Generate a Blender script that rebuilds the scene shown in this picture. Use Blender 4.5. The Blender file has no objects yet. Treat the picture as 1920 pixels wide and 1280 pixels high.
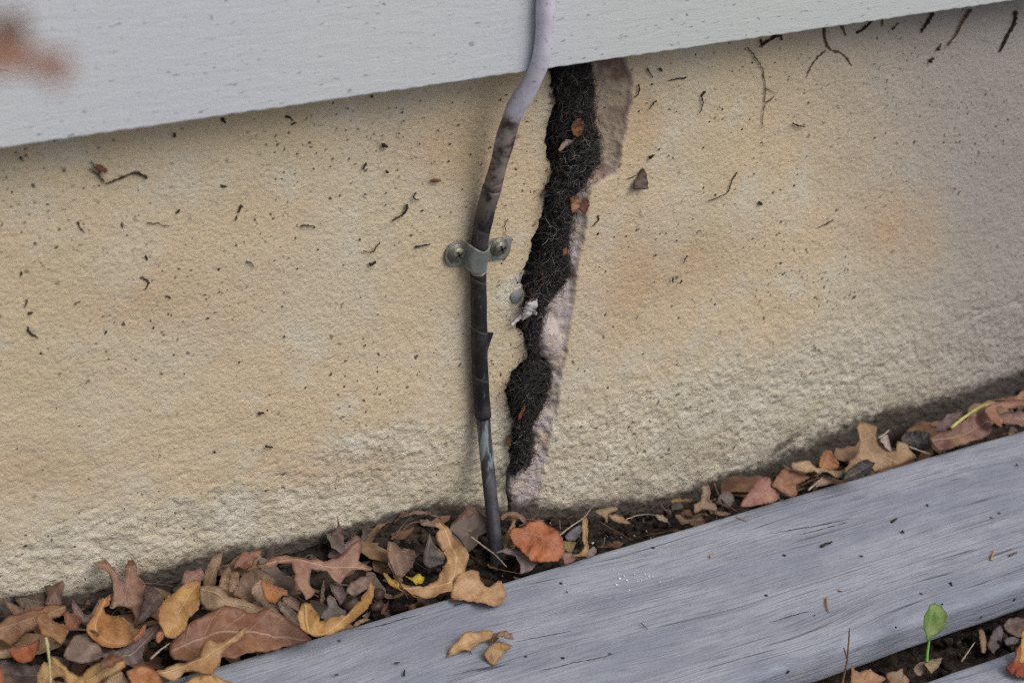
import bpy, math, random
import numpy as np
from mathutils import Vector, Matrix, geometry
random.seed(7); RS = np.random.RandomState(11)
S = bpy.context.scene
COL = S.collection

# ------------------------------------------------------------------ camera
FPX = 3733.0; DIST = 0.95
_X = np.array([6540.0, 1455.0, -FPX]); _X /= np.linalg.norm(_X)        # world X (along the wall) in camera axes
_c = math.sin(math.radians(30)); _n = math.hypot(_X[0], _X[1])
_k = -_c*_X[2]/_n; _u = _X[:2]/_n; _w = np.array([-_u[1], _u[0]])
_ab = _u*_k + _w*math.sqrt(1-_c*_c-_k*_k)
_Z = np.array([_ab[0], _ab[1], _c]); _Y = np.cross(_Z, _X)
MW = np.array([_X, _Y, _Z]).T        # world -> camera
RC = MW.T                            # camera -> world
def ray(px, py): return RC @ np.array([(px-960)/FPX, (640-py)/FPX, -1.0])
CP = -ray(960, 960)*DIST
cam = bpy.data.objects.new('camera', bpy.data.cameras.new('camera')); COL.objects.link(cam)
cam.matrix_world = Matrix.Translation(Vector(CP)) @ Matrix(RC.tolist()).to_4x4()
cam.data.sensor_width = 36; cam.data.lens = FPX/1920*36
cam.data.clip_start = 0.02; cam.data.clip_end = 200
cam.data.dof.use_dof = True; cam.data.dof.focus_distance = 0.87; cam.data.dof.aperture_fstop = 13
cam.data.dof.aperture_blades = 0
S.camera = cam

# ------------------------------------------------------------------ light
wd = bpy.data.worlds.new('World'); S.world = wd; wd.use_nodes = True
nt = wd.node_tree; nt.nodes.clear()
SUN_EL, SUN_AZ = 52.0, 158.0          # azimuth measured from +Y (north) clockwise towards +X
sky = nt.nodes.new('ShaderNodeTexSky'); sky.sky_type = 'NISHITA'; sky.sun_disc = False
sky.sun_elevation = math.radians(SUN_EL); sky.sun_rotation = math.radians(SUN_AZ)
sky.air_density = 1.0; sky.dust_density = 5.0; sky.ozone_density = 1.0
hs = nt.nodes.new('ShaderNodeHueSaturation'); hs.inputs['Saturation'].default_value = 0.55
bg = nt.nodes.new('ShaderNodeBackground'); bg.inputs['Strength'].default_value = 0.115
wo = nt.nodes.new('ShaderNodeOutputWorld')
nt.links.new(sky.outputs[0], hs.inputs['Color']); nt.links.new(hs.outputs[0], bg.inputs['Color']); nt.links.new(bg.outputs[0], wo.inputs['Surface'])
sl = bpy.data.lights.new('sun', 'SUN'); sl.energy = 1.5; sl.angle = math.radians(40); sl.color = (1.0, 0.955, 0.90)
so = bpy.data.objects.new('sun', sl); COL.objects.link(so)
_e, _a = math.radians(SUN_EL), math.radians(SUN_AZ)
so.rotation_euler = Vector((math.sin(_a)*math.cos(_e), math.cos(_a)*math.cos(_e), math.sin(_e))).to_track_quat('Z', 'Y').to_euler()
S.view_settings.view_transform = 'Standard'; S.view_settings.look = 'None'
S.cycles.use_denoising = False; S.cycles.filter_width = 1.25; S.cycles.max_bounces = 4; S.cycles.diffuse_bounces = 3
S.view_settings.exposure = -0.07; S.view_settings.gamma = 1.0

# ------------------------------------------------------------------ projection helpers
def hit(px, py, ax, val):
    d = ray(px, py); return CP + d*(val-CP[ax])/d[ax]
def on_wall(px, py, off=0.0): return hit(px, py, 1, -off)
def on_level(px, py, z, back=0.002):
    p = hit(px, py, 2, z)
    return on_wall(px, py, back) if p[1] > -back else p
def project(P):
    q = (P - CP) @ MW.T
    return 960 + FPX*q[..., 0]/-q[..., 2], 640 - FPX*q[..., 1]/-q[..., 2]
def depth(P): return -((np.asarray(P)-CP) @ MW.T)[..., 2]
MM = DIST/FPX                           # metres per photo pixel at the wall

# ------------------------------------------------------------------ numpy noise
def _hash(i, j, k, s):
    h = (i*374761393 + j*668265263 + k*2147483647 + s*1274126177) & 0xffffffff
    h = ((h ^ (h >> 13))*1274126177) & 0xffffffff
    return ((h ^ (h >> 16)) & 0xffff)/65535.0
def vn(x, y, z=None, s=0):
    x = np.asarray(x, float); y = np.asarray(y, float); z = np.zeros_like(x) if z is None else np.asarray(z, float)
    i, j, k = (np.floor(a).astype(np.int64) for a in (x, y, z)); fx, fy, fz = x-i, y-j, z-k
    fx, fy, fz = (a*a*a*(a*(a*6-15)+10) for a in (fx, fy, fz)); r = 0
    for a in (0, 1):
        for b in (0, 1):
            for c in (0, 1):
                r = r + _hash(i+a, j+b, k+c, s)*(fx if a else 1-fx)*(fy if b else 1-fy)*(fz if c else 1-fz)
    return r*2-1
def fbm(x, y, z=None, o=4, s=0, g=0.5):
    r, a, f, t = 0, 1.0, 1.0, 0
    for k in range(o):
        r = r + a*vn(np.asarray(x)*f+k*17.3, np.asarray(y)*f-k*9.1, None if z is None else np.asarray(z)*f+k*3.3, s+k); t += a; a *= g; f *= 2.03
    return r/t
def sst(a, b, x): t = np.clip((x-a)/(b-a), 0, 1); return t*t*(3-2*t)

# ------------------------------------------------------------------ object helpers
def mesh_obj(name, V, F, mat, parent=None, smooth=True):
    me = bpy.data.meshes.new(name); me.from_pydata([tuple(v) for v in V] if not isinstance(V, list) else V, [], F); me.update()
    if smooth: me.shade_smooth()
    o = bpy.data.objects.new(name, me); COL.objects.link(o)
    if mat: me.materials.append(mat)
    if parent: o.parent = parent
    return o
def tag(o, label=None, cat=None, group=None, kind=None):
    if label: o['label'] = label
    if cat: o['category'] = cat
    if group: o['group'] = group
    if kind: o['kind'] = kind
    return o
def empty(name, label, cat, group=None):
    o = bpy.data.objects.new(name, None); o.empty_display_size = 0.01; COL.objects.link(o)
    return tag(o, label, cat, group)
def attr(o, name, arr):
    a = o.data.attributes.new(name, 'FLOAT', 'POINT'); a.data.foreach_set('value', np.asarray(arr, np.float32).ravel())
def grid_faces(nu, nv):
    i = np.arange(nu-1)[:, None]*nv + np.arange(nv-1)[None, :]
    return np.stack([i, i+nv, i+nv+1, i+1], -1).reshape(-1, 4).tolist()
class MB:
    def __init__(s): s.V = []; s.F = []
    def add(s, V, F):
        n = len(s.V); s.V += [tuple(v) for v in V]; s.F += [tuple(i+n for i in f) for f in F]
    def build(s, name, mat, parent=None, smooth=True): return mesh_obj(name, s.V, s.F, mat, parent, smooth)
def smooth_path(P, n):
    P = np.array(P, float)
    if len(P) < 3:
        t = np.linspace(0, 1, n)[:, None]; return P[0]*(1-t)+P[-1]*t
    Q = np.vstack([2*P[0]-P[1], P, 2*P[-1]-P[-2]]); out = []
    m = len(P)-1; ts = np.linspace(0, m, n)
    for t in ts:
        i = min(int(t), m-1); u = t-i; a, b, c, d = Q[i], Q[i+1], Q[i+2], Q[i+3]
        out.append(0.5*((2*b)+(-a+c)*u+(2*a-5*b+4*c-d)*u*u+(-a+3*b-3*c+d)*u**3))
    return np.array(out)
def tube_geo(P, r, k=8, cap=True):
    P = np.array(P, float); n = len(P); r = np.broadcast_to(np.asarray(r, float), (n,)) if np.ndim(r) < 2 else r
    T = np.gradient(P, axis=0); T /= np.linalg.norm(T, axis=1)[:, None]+1e-12
    up = np.array([0.31, -0.9, 0.2]); V = []; F = []
    a = np.linspace(0, 2*math.pi, k, endpoint=False)
    for i in range(n):
        u = np.cross(T[i], up); u /= np.linalg.norm(u)+1e-12; w = np.cross(T[i], u)
        V += list(P[i] + r[i]*(np.cos(a)[:, None]*u + np.sin(a)[:, None]*w)) if np.ndim(r) < 2 else list(P[i] + r[i][:, None]*(np.cos(a)[:, None]*u + np.sin(a)[:, None]*w))
    for i in range(n-1):
        for j in range(k): F.append((i*k+j, i*k+(j+1) % k, (i+1)*k+(j+1) % k, (i+1)*k+j))
    if cap: F.append(tuple(range(k-1, -1, -1))); F.append(tuple((n-1)*k+j for j in range(k)))
    return V, F

# ------------------------------------------------------------------ node helpers
class NM:
    def __init__(s, name):
        s.m = bpy.data.materials.new(name); s.m.use_nodes = True; s.t = s.m.node_tree; s.t.nodes.clear()
        s.out = s.n('ShaderNodeOutputMaterial'); s.p = s.n('ShaderNodeBsdfPrincipled'); s.l(s.p.outputs[0], s.out.inputs['Surface'])
        s.co = s.n('ShaderNodeTexCoord').outputs['Object']
    def n(s, t): return s.t.nodes.new(t)
    def l(s, a, b): s.t.links.new(a, b)
    def put(s, sock, v):
        if isinstance(v, bpy.types.NodeSocket): s.l(v, sock)
        elif isinstance(v, (tuple, list)): sock.default_value = tuple(v)+((1,) if len(v) == 3 and sock.type == 'RGBA' else ())
        else: sock.default_value = v
    def map(s, sc, co=None, loc=(0, 0, 0), rot=(0, 0, 0)):
        m = s.n('ShaderNodeMapping'); s.l(co or s.co, m.inputs['Vector']); m.inputs['Scale'].default_value = sc
        m.inputs['Location'].default_value = loc; m.inputs['Rotation'].default_value = rot; return m.outputs[0]
    def noise(s, scale, detail=4, rough=.55, co=None, dist=0, col=False):
        m = s.n('ShaderNodeTexNoise'); s.l(co or s.co, m.inputs['Vector']); s.put(m.inputs['Scale'], scale)
        m.inputs['Detail'].default_value = detail; m.inputs['Roughness'].default_value = rough; m.inputs['Distortion'].default_value = dist
        return m.outputs['Color' if col else 'Fac']
    def warp(s, amt, sc):
        m = s.n('ShaderNodeVectorMath'); m.operation = 'MULTIPLY_ADD'; s.l(s.noise(sc, 2, col=True), m.inputs[0]); m.inputs[1].default_value = (amt,)*3; s.l(s.co, m.inputs[2]); return m.outputs[0]
    def voro(s, scale, co=None, feat='F1', out='Distance', rnd=1):
        m = s.n('ShaderNodeTexVoronoi'); m.feature = feat; s.l(co or s.co, m.inputs['Vector']); m.inputs['Scale'].default_value = scale
        m.inputs['Randomness'].default_value = rnd; return m.outputs[out]
    def math(s, op, a, b=0, c=None):
        m = s.n('ShaderNodeMath'); m.operation = op; s.put(m.inputs[0], a); s.put(m.inputs[1], b)
        if c is not None: s.put(m.inputs[2], c)
        return m.outputs[0]
    def rng(s, v, a, b, c=0.0, d=1.0):
        m = s.n('ShaderNodeMapRange'); m.interpolation_type = 'SMOOTHSTEP'; s.put(m.inputs['Value'], v)
        for k, x in zip(('From Min', 'From Max', 'To Min', 'To Max'), (a, b, c, d)): s.put(m.inputs[k], x)
        return m.outputs[0]
    def mix(s, f, a, b, mode='MIX'):
        m = s.n('ShaderNodeMix'); m.data_type = 'RGBA'; m.blend_type = mode; m.clamp_factor = True
        s.put(m.inputs[0], f); s.put(m.inputs[6], a); s.put(m.inputs[7], b); return m.outputs[2]
    def attr(s, name):
        m = s.n('ShaderNodeAttribute'); m.attribute_name = name; return m.outputs['Fac']
    def bump(s, h, dist, strength=1.0, prev=None):
        m = s.n('ShaderNodeBump'); m.inputs['Strength'].default_value = strength; m.inputs['Distance'].default_value = dist
        s.put(m.inputs['Height'], h)
        if prev: s.l(prev, m.inputs['Normal'])
        return m.outputs[0]
    def done(s, col=None, rough=.8, normal=None, spec=.3):
        if col is not None: s.put(s.p.inputs['Base Color'], col)
        s.put(s.p.inputs['Roughness'], rough); s.p.inputs['Specular IOR Level'].default_value = spec
        if normal: s.l(normal, s.p.inputs['Normal'])
        return s.m

# ================================================================== MATERIALS
def m_wall():
    M = NM('stucco'); exp, dirt, rec, grey, deep = (M.attr(a) for a in ('exposed', 'dirt', 'recess', 'grey', 'brown'))  # dirt also holds shade painted inside and along the crack
    big = M.noise(9, 3); mid = M.noise(38, 4); fine = M.noise(420, 3, .6)
    c = M.mix(M.rng(big, .40, .62), (.590, .482, .325), (.580, .505, .378))
    c = M.mix(M.rng(mid, .50, .72, 0, .7), c, (.59, .555, .465))
    c = M.mix(M.rng(M.noise(16, 3, co=M.map((1, 1, 1), loc=(3, 1, 2))), .52, .70, 0, .45), c, (.54, .475, .31))
    e = M.mix(M.rng(M.noise(60, 4), .35, .65), (.54, .505, .42), (.69, .66, .58))
    e = M.mix(M.rng(M.noise(28, 4, co=M.map((.5, 1, 1.3), loc=(5, 0, 1))), .56, .70, 0, .55), e, (.42, .41, .28))
    c = M.mix(M.math('MULTIPLY', exp, .58), c, e)
    c = M.mix(grey, c, (.33, .31, .30))
    c = M.mix(M.math('MULTIPLY', M.attr('stain'), M.rng(M.noise(24, 4), .30, .62, .25, .75)), c, (.50, .355, .215))
    # broken render along the crack
    r = M.mix(M.rng(M.noise(70, 5), .4, .62), (.50, .44, .455), (.57, .47, .38))
    r = M.mix(deep, r, M.mix(M.rng(M.noise(60, 4), .38, .6), (.20, .135, .11), (.40, .32, .24)))
    c = M.mix(rec, c, r)
    c = M.mix(M.rng(fine, .50, .74, .0, .30), c, (.33, .28, .21))
    # small dark specks lodged in the render
    vc = M.warp(.0045, 230); d = M.voro(260, vc); rc = M.voro(260, vc, out='Color')
    sep = M.n('ShaderNodeSeparateColor'); M.l(rc, sep.inputs[0])
    sp = M.math('MULTIPLY', M.rng(d, .30, .16), M.rng(sep.outputs[0], .90, .93))
    dens = M.rng(M.noise(14, 2, co=M.map((1, 1, 1), loc=(7, 7, 7))), .40, .62)
    d2 = M.voro(520, vc); r2 = M.n('ShaderNodeSeparateColor'); M.l(M.voro(520, vc, out='Color'), r2.inputs[0])
    sp2 = M.math('MULTIPLY', M.math('MULTIPLY', M.rng(d2, .40, .2), M.rng(r2.outputs[1], .86, .90)), dens)
    sp = M.math('MAXIMUM', M.math('MULTIPLY', sp, M.rng(dens, 0, 1, .5, 1)), sp2)
    c = M.mix(M.math('MULTIPLY', sp, .88), c, (.045, .035, .025))
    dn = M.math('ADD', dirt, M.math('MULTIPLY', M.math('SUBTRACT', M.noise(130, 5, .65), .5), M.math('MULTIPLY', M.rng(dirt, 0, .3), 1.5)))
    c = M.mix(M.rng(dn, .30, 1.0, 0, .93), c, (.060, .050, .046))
    h = M.math('ADD', M.noise(620, 5, .68, co=M.map((.85, 1, 1.05), rot=(0, .35, 0))), M.math('MULTIPLY', M.voro(480), -.40))
    b = M.bump(h, .0007, 1.0)
    h2 = M.math('ADD', M.noise(400, 5, .65, co=M.map((.85, 1, 1.05), rot=(0, .35, 0))), M.math('MULTIPLY', M.voro(300), -.40))
    b = M.bump(M.math('MULTIPLY', h2, M.rng(exp, 0, 1, .15, 1.0)), .0014, .85, b)
    return M.done(c, .92, b, .15)
def m_siding():
    M = NM('painted_fibre_cement')
    x = M.n('ShaderNodeSeparateXYZ'); M.l(M.co, x.inputs[0])
    st = M.noise(1, 5, .6, co=M.map((75, 75, 420), rot=(0, .06, 0)), dist=.4)
    c = M.mix(M.rng(M.noise(7, 2), .4, .6), (.575, .602, .650), (.585, .618, .645))
    c = M.mix(M.rng(M.math('ADD', x.outputs[0], M.math('MULTIPLY', M.noise(12, 2), .05)), .0, .06, 0, .55), c, (.575, .625, .585))
    gv = M.rng(M.noise(1, 4, .6, co=M.map((210, 210, 620), rot=(0, .15, 0), loc=(3, 0, 1))), .635, .69)
    c = M.mix(M.math('MULTIPLY', gv, .75), c, (.20, .21, .24))
    v = M.map((.85, 1.6, 1.7), M.warp(.006, 150), rot=(0, .12, 0)); s = M.n('ShaderNodeSeparateColor'); M.l(M.voro(170, v, out='Color'), s.inputs[0])
    sp = M.math('MULTIPLY', M.rng(M.voro(170, v), .22, .08), M.rng(s.outputs[0], .80, .95))
    c = M.mix(M.math('MULTIPLY', sp, .75), c, (.10, .10, .12))
    s2 = M.n('ShaderNodeSeparateColor'); M.l(M.voro(120, v, out='Color'), s2.inputs[0])
    c = M.mix(M.math('MULTIPLY', M.rng(M.voro(120, v), .15, .1), M.rng(s2.outputs[1], .95, .96)), c, (.82, .84, .86))
    b = M.bump(st, .0006, .45); b = M.bump(gv, .0007, -.9, b); b = M.bump(M.noise(900, 3), .0003, .5, b)
    return M.done(c, .5, b, .35)
def m_deck():
    M = NM('weathered_wood'); x = M.n('ShaderNodeSeparateXYZ'); M.l(M.co, x.inputs[0]); X, Y, Z = x.outputs
    warp = M.math('MULTIPLY', M.math('SUBTRACT', M.noise(1, 2, co=M.map((4, 12, 12))), .5), .030)
    # cathedral figure: rings sweep across the board as it runs along x
    sw = M.math('MULTIPLY', M.math('POWER', M.math('ABSOLUTE', M.math('ADD', X, .02)), 1.6), .035)
    yy = M.math('ADD', M.math('ADD', Y, warp), sw)
    cb = M.n('ShaderNodeCombineXYZ'); M.l(X, cb.inputs[0]); M.l(yy, cb.inputs[1]); M.l(Z, cb.inputs[2]); g = cb.outputs[0]
    n1 = M.noise(1, 2, .40, co=M.map((1.3, 120, 120), g)); n2 = M.noise(1, 3, .55, co=M.map((9, 800, 800), g))
    brk = M.rng(M.noise(1, 4, .6, co=M.map((26, 380, 380), g)), .44, .52)
    brk2 = M.rng(M.noise(1, 3, .6, co=M.map((12, 40, 40))), .36, .58)
    pp = M.math('PINGPONG', n1, .045); line = M.rng(pp, .0, .0070, 1, 0)
    line2 = M.rng(M.math('ABSOLUTE', M.math('SUBTRACT', n2, .52)), .0, .030, 1, 0)
    ln = M.math('MULTIPLY', line, M.math('ADD', .15, M.math('MULTIPLY', brk, .85)))
    ln = M.math('MAXIMUM', ln, M.math('MULTIPLY', M.math('MULTIPLY', line2, brk), .55))
    ln = M.math('MULTIPLY', ln, M.math('ADD', .25, M.math('MULTIPLY', brk2, .75)))
    c = M.mix(M.rng(M.noise(1, 5, .6, co=M.map((14, 45, 45))), .38, .64), (.232, .254, .318), (.318, .342, .402))
    c = M.mix(M.rng(M.noise(1, 4, .6, co=M.map((90, 420, 420), g)), .42, .72, 0, .35), c, (.17, .17, .215))
    c = M.mix(M.rng(M.noise(1, 4, .6, co=M.map((26, 40, 40), loc=(4, 4, 4))), .62, .78, 0, .6), c, (.42, .42, .45))
    c = M.mix(M.math('MULTIPLY', ln, .86), c, (.045, .045, .060))
    v = M.map((1, 1, 1)); s = M.n('ShaderNodeSeparateColor'); M.l(M.voro(150, v, out='Color'), s.inputs[0])
    c = M.mix(M.math('MULTIPLY', M.rng(M.voro(150, v), .2, .1), M.rng(s.outputs[0], .91, .93)), c, (.03, .03, .035))
    b = M.bump(ln, .0012, -1.0); b = M.bump(n2, .0006, .8, b); b = M.bump(M.noise(650, 4), .0004, .6, b)
    return M.done(c, .78, b, .25)
def m_leaf():
    M = NM('dry_leaf'); oi = M.n('ShaderNodeObjectInfo'); base = oi.outputs['Color']
    s, d, e = M.attr('rib_s'), M.attr('rib_d'), M.attr('edge')
    ad = M.math('ABSOLUTE', d)
    off = M.n('ShaderNodeVectorMath'); off.operation = 'ADD'; M.l(M.co, off.inputs[0])
    cb = M.n('ShaderNodeCombineXYZ')
    for k in range(3): M.l(M.math('MULTIPLY', oi.outputs['Random'], 3.7+k), cb.inputs[k])
    M.l(cb.outputs[0], off.inputs[1]); co = off.outputs[0]
    c = M.mix(M.rng(M.noise(75, 5, .6, co=co), .36, .66, 0, .8), base, M.mix(1.0, base, (.55, .45, .42), 'MULTIPLY'))
    c = M.mix(M.rng(M.noise(45, 3, co=M.map((1, 1, 1), co, (2, 5, 1))), .50, .70, 0, .5), c, M.mix(.5, base, (.60, .42, .22)))
    lat = M.math('PINGPONG', M.math('ADD', M.math('SUBTRACT', s, M.math('MULTIPLY', ad, .8)), M.math('MULTIPLY', M.noise(60, 2, co=co), .12)), .075)
    mid = M.rng(ad, .013, .003); latl = M.math('MULTIPLY', M.rng(lat, .010, .001), .42)
    vein = M.math('MAXIMUM', mid, latl)
    c = M.mix(M.math('MULTIPLY', vein, .52), c, M.mix(.50, base, (.72, .56, .38)))
    c = M.mix(M.rng(e, .0012, .0, 0, .55), c, M.mix(1, base, (.30, .20, .15), 'MULTIPLY'))
    sp = M.rng(M.noise(330, 3, .6, co=co), .66, .74); c = M.mix(M.math('MULTIPLY', sp, .6), c, (.05, .03, .02))
    h = M.math('ADD', M.math('MULTIPLY', vein, .35), M.math('MULTIPLY', M.noise(150, 4, .6, co=co, dist=.6), 1.2))
    b = M.bump(h, .0009, .8)
    M.done(c, .52, b, .45)
    tr = M.n('ShaderNodeBsdfTranslucent'); M.l(c, tr.inputs[0]); ms = M.n('ShaderNodeMixShader'); ms.inputs[0].default_value = .16
    M.l(M.p.outputs[0], ms.inputs[1]); M.l(tr.outputs[0], ms.inputs[2]); M.l(ms.outputs[0], M.out.inputs['Surface'])
    return M.m
def m_plain(name, col, rough=.7, var=.4, sc=300, bump=.0003, spec=.3, col2=None, metal=0):
    M = NM(name); c = M.mix(M.rng(M.noise(sc, 4), .3, .7), col, col2 or tuple(v*(1-var) for v in col))
    M.p.inputs['Metallic'].default_value = metal
    return M.done(c, rough, M.bump(M.noise(sc*2, 4), bump, .9) if bump else None, spec)
def m_soil():
    M = NM('dark_soil'); c = M.mix(M.rng(M.noise(240, 5), .35, .65), (.010, .009, .009), (.055, .042, .034))
    c = M.mix(M.rng(M.noise(45, 4), .56, .7, 0, .6), c, (.085, .060, .042))
    return M.done(c, .95, M.bump(M.noise(500, 5, .65), .0016, 1), .12)
ZHI, ZLO = on_wall(983, 178, .019)[2], on_wall(948, 262, .0135)[2]
def m_cable_white():
    M = NM('grimy_white_sheath'); x = M.n('ShaderNodeSeparateXYZ'); M.l(M.co, x.inputs[0])
    low = M.rng(M.math('ADD', x.outputs[2], M.math('MULTIPLY', M.math('SUBTRACT', M.noise(85, 5, .65), .5), .075)), ZHI, ZLO)
    c = M.mix(M.rng(M.noise(110, 4), .42, .7, 0, .35), (.55, .54, .63), (.36, .345, .40))
    c = M.mix(low, c, M.mix(M.rng(M.noise(120, 5, .7), .40, .60), (.035, .028, .030), (.235, .195, .180)))
    c = M.mix(M.rng(M.noise(420, 3), .62, .70, 0, .6), c, (.09, .08, .09))
    return M.done(c, .5, M.bump(M.noise(170, 4), .0008, .5), .4)
def m_tape():
    M = NM('black_tape'); oi = M.n('ShaderNodeSeparateXYZ'); M.l(M.co, oi.inputs[0])
    w = M.math('PINGPONG', M.math('ADD', oi.outputs[2], M.math('MULTIPLY', oi.outputs[0], .45)), .012)
    seam = M.rng(w, .0009, .0)
    c = M.mix(M.rng(M.noise(80, 5, .65), .48, .70, 0, .8), (.010, .010, .013), (.055, .052, .052))
    c = M.mix(M.rng(M.noise(900, 3, co=M.map((1, 1, .15))), .62, .70, 0, .6), c, (.14, .13, .12))
    c = M.mix(M.math('MULTIPLY', M.rng(oi.outputs[2], on_wall(900, 440)[2], on_wall(920, 330, .01)[2]), M.rng(M.noise(130, 5, .7, co=M.map((1, 1, .6))), .42, .56)), c, (.20, .17, .16))
    c = M.mix(M.math('MULTIPLY', seam, .5), c, (.12, .11, .10))
    return M.done(c, .6, M.bump(M.math('ADD', w, M.math('MULTIPLY', M.noise(200, 4), .012)), .05, .5), .4)
def m_sheath():
    M = NM('grey_rubber_sheath'); x = M.n('ShaderNodeSeparateXYZ'); M.l(M.co, x.inputs[0])
    c = M.mix(M.rng(M.noise(120, 4, co=M.map((1, 1, .25))), .4, .65), (.035, .036, .045), (.085, .09, .105))
    sc = M.math('MULTIPLY', M.rng(x.outputs[2], .030, .050), M.rng(M.noise(1, 3, co=M.map((420, 420, 28))), .50, .60))
    c = M.mix(M.math('MULTIPLY', sc, .8), c, (.26, .31, .33))
    return M.done(c, .55, M.bump(M.noise(500, 4), .0003, .7), .35)
WALL, SIDE, DECK, LEAF, SOIL = m_wall(), m_siding(), m_deck(), m_leaf(), m_soil()
WOODDARK = m_plain('dark_twig_bark', (.050, .036, .028), .85, .6, 500)
TWIGBR = m_plain('brown_twig_bark', (.16, .085, .055), .8, .5, 400)
TWIGPALE = m_plain('pale_dry_stalk', (.40, .33, .25), .75, .4, 400)
FIBRE_D = m_plain('black_fibre', (.028, .026, .028), .38, .6, 300, 0, .6)
FIBRE_P = m_plain('pale_fibre', (.38, .36, .33), .4, .5, 60, 0, .5, (.10, .09, .085))
CORE = m_plain('fibre_felt', (.006, .006, .007), .95, .4, 500, .002, .1)
CHALK = m_plain('white_chalky_render', (.56, .53, .54), .85, .45, 300, .0008)
GREYM = m_plain('dull_grey_metal', (.26, .27, .28), .55, .3, 120, .0002, .5)
ACORN = m_plain('acorn_shell', (.075, .045, .035), .5, .5, 150, .0003, .4)
SEEDG = m_plain('yellow_green_stalk', (.50, .50, .16), .55, .3, 200)
GREENM = m_plain('green_stalk', (.12, .30, .05), .5, .3, 200)

# ================================================================== SETTING
# --- crack outline (photo pixels, row by row)
CY = [90, 124, 157, 183, 214, 239, 281, 309, 326, 349, 357, 371, 388, 405, 416, 433, 452, 464, 481, 497, 509, 514, 534, 548, 551, 565, 573, 585, 593, 601, 613, 624, 630, 649, 652, 672, 677, 683, 697, 708, 722, 739, 744, 767, 772, 787, 789, 812, 817, 834, 843, 857, 868, 877, 885, 899, 930, 965, 1000]
_L = [(90, 1035), (124, 1036), (157, 1041), (183, 1044), (214, 1041), (239, 1029), (281, 1030), (309, 1034), (326, 1037), (349, 1030), (388, 1023), (416, 1013), (433, 1011), (464, 999), (497, 993), (514, 982), (534, 979), (551, 988), (573, 982), (593, 979), (613, 971), (630, 985), (649, 992), (672, 991), (683, 982), (697, 966), (722, 954), (744, 953), (772, 960), (789, 968), (817, 965), (843, 961), (868, 962), (885, 955), (930, 951), (1000, 950)]
_R = [(90, 1109), (115, 1110), (157, 1117), (214, 1119), (233, 1121), (270, 1135), (304, 1134), (323, 1120), (337, 1103), (357, 1097), (371, 1080), (405, 1080), (430, 1078), (452, 1072), (481, 1067), (509, 1072), (531, 1069), (548, 1052), (565, 1036), (585, 1027), (601, 1030), (624, 1016), (652, 1008), (672, 1009), (678, 1022), (685, 1034), (708, 1037), (739, 1033), (767, 1022), (787, 1007), (812, 996), (834, 1005), (857, 1007), (877, 993), (885, 974), (899, 966), (930, 964), (1000, 962)]
_C = [(90, 1174), (124, 1176), (157, 1185), (197, 1183), (245, 1175), (281, 1165), (332, 1154), (345, 1118), (371, 1105), (396, 1097), (433, 1097), (461, 1092), (497, 1083), (537, 1078), (573, 1075), (601, 1069), (644, 1064), (689, 1058), (702, 1053), (758, 1049), (812, 1033), (862, 1024), (913, 1016), (958, 1005), (1000, 1003)]
CL, CR, CC = ([float(np.interp(y, [a for a, b in q], [b for a, b in q])) for y in CY] for q in (_L, _R, _C))
BX = [-400, 0, 200, 400, 600, 700, 800, 960, 1100, 1200, 1400, 1600, 1750, 1920, 2300]
BY = [1262, 1150, 1118, 1062, 1012, 985, 962, 962, 968, 962, 915, 845, 790, 735, 610]
PX = [-400, 0, 140, 350, 380, 560, 700, 880, 1050, 1200, 1350, 1500, 1700, 1920, 2400]
PY = [1100, 1010, 970, 888, 915, 860, 805, 770, 750, 705, 650, 610, 585, 560, 520]
_b = np.array([on_wall(x, y) for x, y in zip(BX, BY)]); BXW, BZW = _b[:, 0], _b[:, 2]
ZD = 0.0145                                        # deck top
YI = on_level(950, 1085, ZD)[1]                    # back edge of the near board
YO = on_level(1700, 1172, ZD)[1]                   # front edge of it
YS = on_level(1800, 1252, ZD)[1]                   # back edge of the next board
print('deck', YI, YO, YS)

def spaced(segs):
    out = [segs[0][0]]
    for a, b, st in segs: n = max(1, int(round((b-a)/st))); out += list(np.linspace(a, b, n+1)[1:])
    return np.array(out)
xs = spaced([(-2.5, -.5, .25), (-.5, -.30, .02), (-.30, -.09, .0011), (-.09, -.02, .0008), (-.02, .07, .0006), (.07, .40, .0011), (.40, .6, .02), (.6, 2.8, .25)])
zs = spaced([(-.30, -.05, .05), (-.05, .262, .0009), (.262, .30, .02), (.30, 2.2, .35)])
XX, ZZ = np.meshgrid(xs, zs, indexing='ij')
P = np.stack([XX, np.zeros_like(XX), ZZ], -1); qx, qy = project(P)
infr = sst(.62, .38, np.abs(XX-.05))*(ZZ < .5)
jit = 7*fbm(XX*170, ZZ*170, o=3, s=5) + 3*fbm(XX*600, ZZ*600, o=2, s=6)
jit = jit*np.interp(qy, [855, 895], [1, .12]); cl = np.interp(qy, CY, CL)+jit; cr = np.interp(qy, CY, CR)+jit*1.5; cc = np.interp(qy, CY, CC)+jit*.5
line = np.interp(qx, PX, PY)
expo = sst(-20-50*sst(900, 1200, qx), 40+60*sst(900, 1200, qx), qy-line + 45*fbm(XX*28, ZZ*45, s=21) + 20*fbm(XX*120, ZZ*160, s=22))*infr
base = np.interp(XX, BXW, BZW)
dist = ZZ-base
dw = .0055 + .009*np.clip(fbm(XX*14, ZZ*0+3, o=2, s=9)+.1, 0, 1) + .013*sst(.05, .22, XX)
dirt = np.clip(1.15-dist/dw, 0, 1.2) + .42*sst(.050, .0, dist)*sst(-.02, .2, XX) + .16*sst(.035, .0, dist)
dirt = np.maximum(dirt, .9*sst(26, 0, np.hypot((qx-1470)*.55+(qy-835)*.45, (qy-835)*1.2-(qx-1470)*-.5)))     # black blotch low on the right
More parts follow.
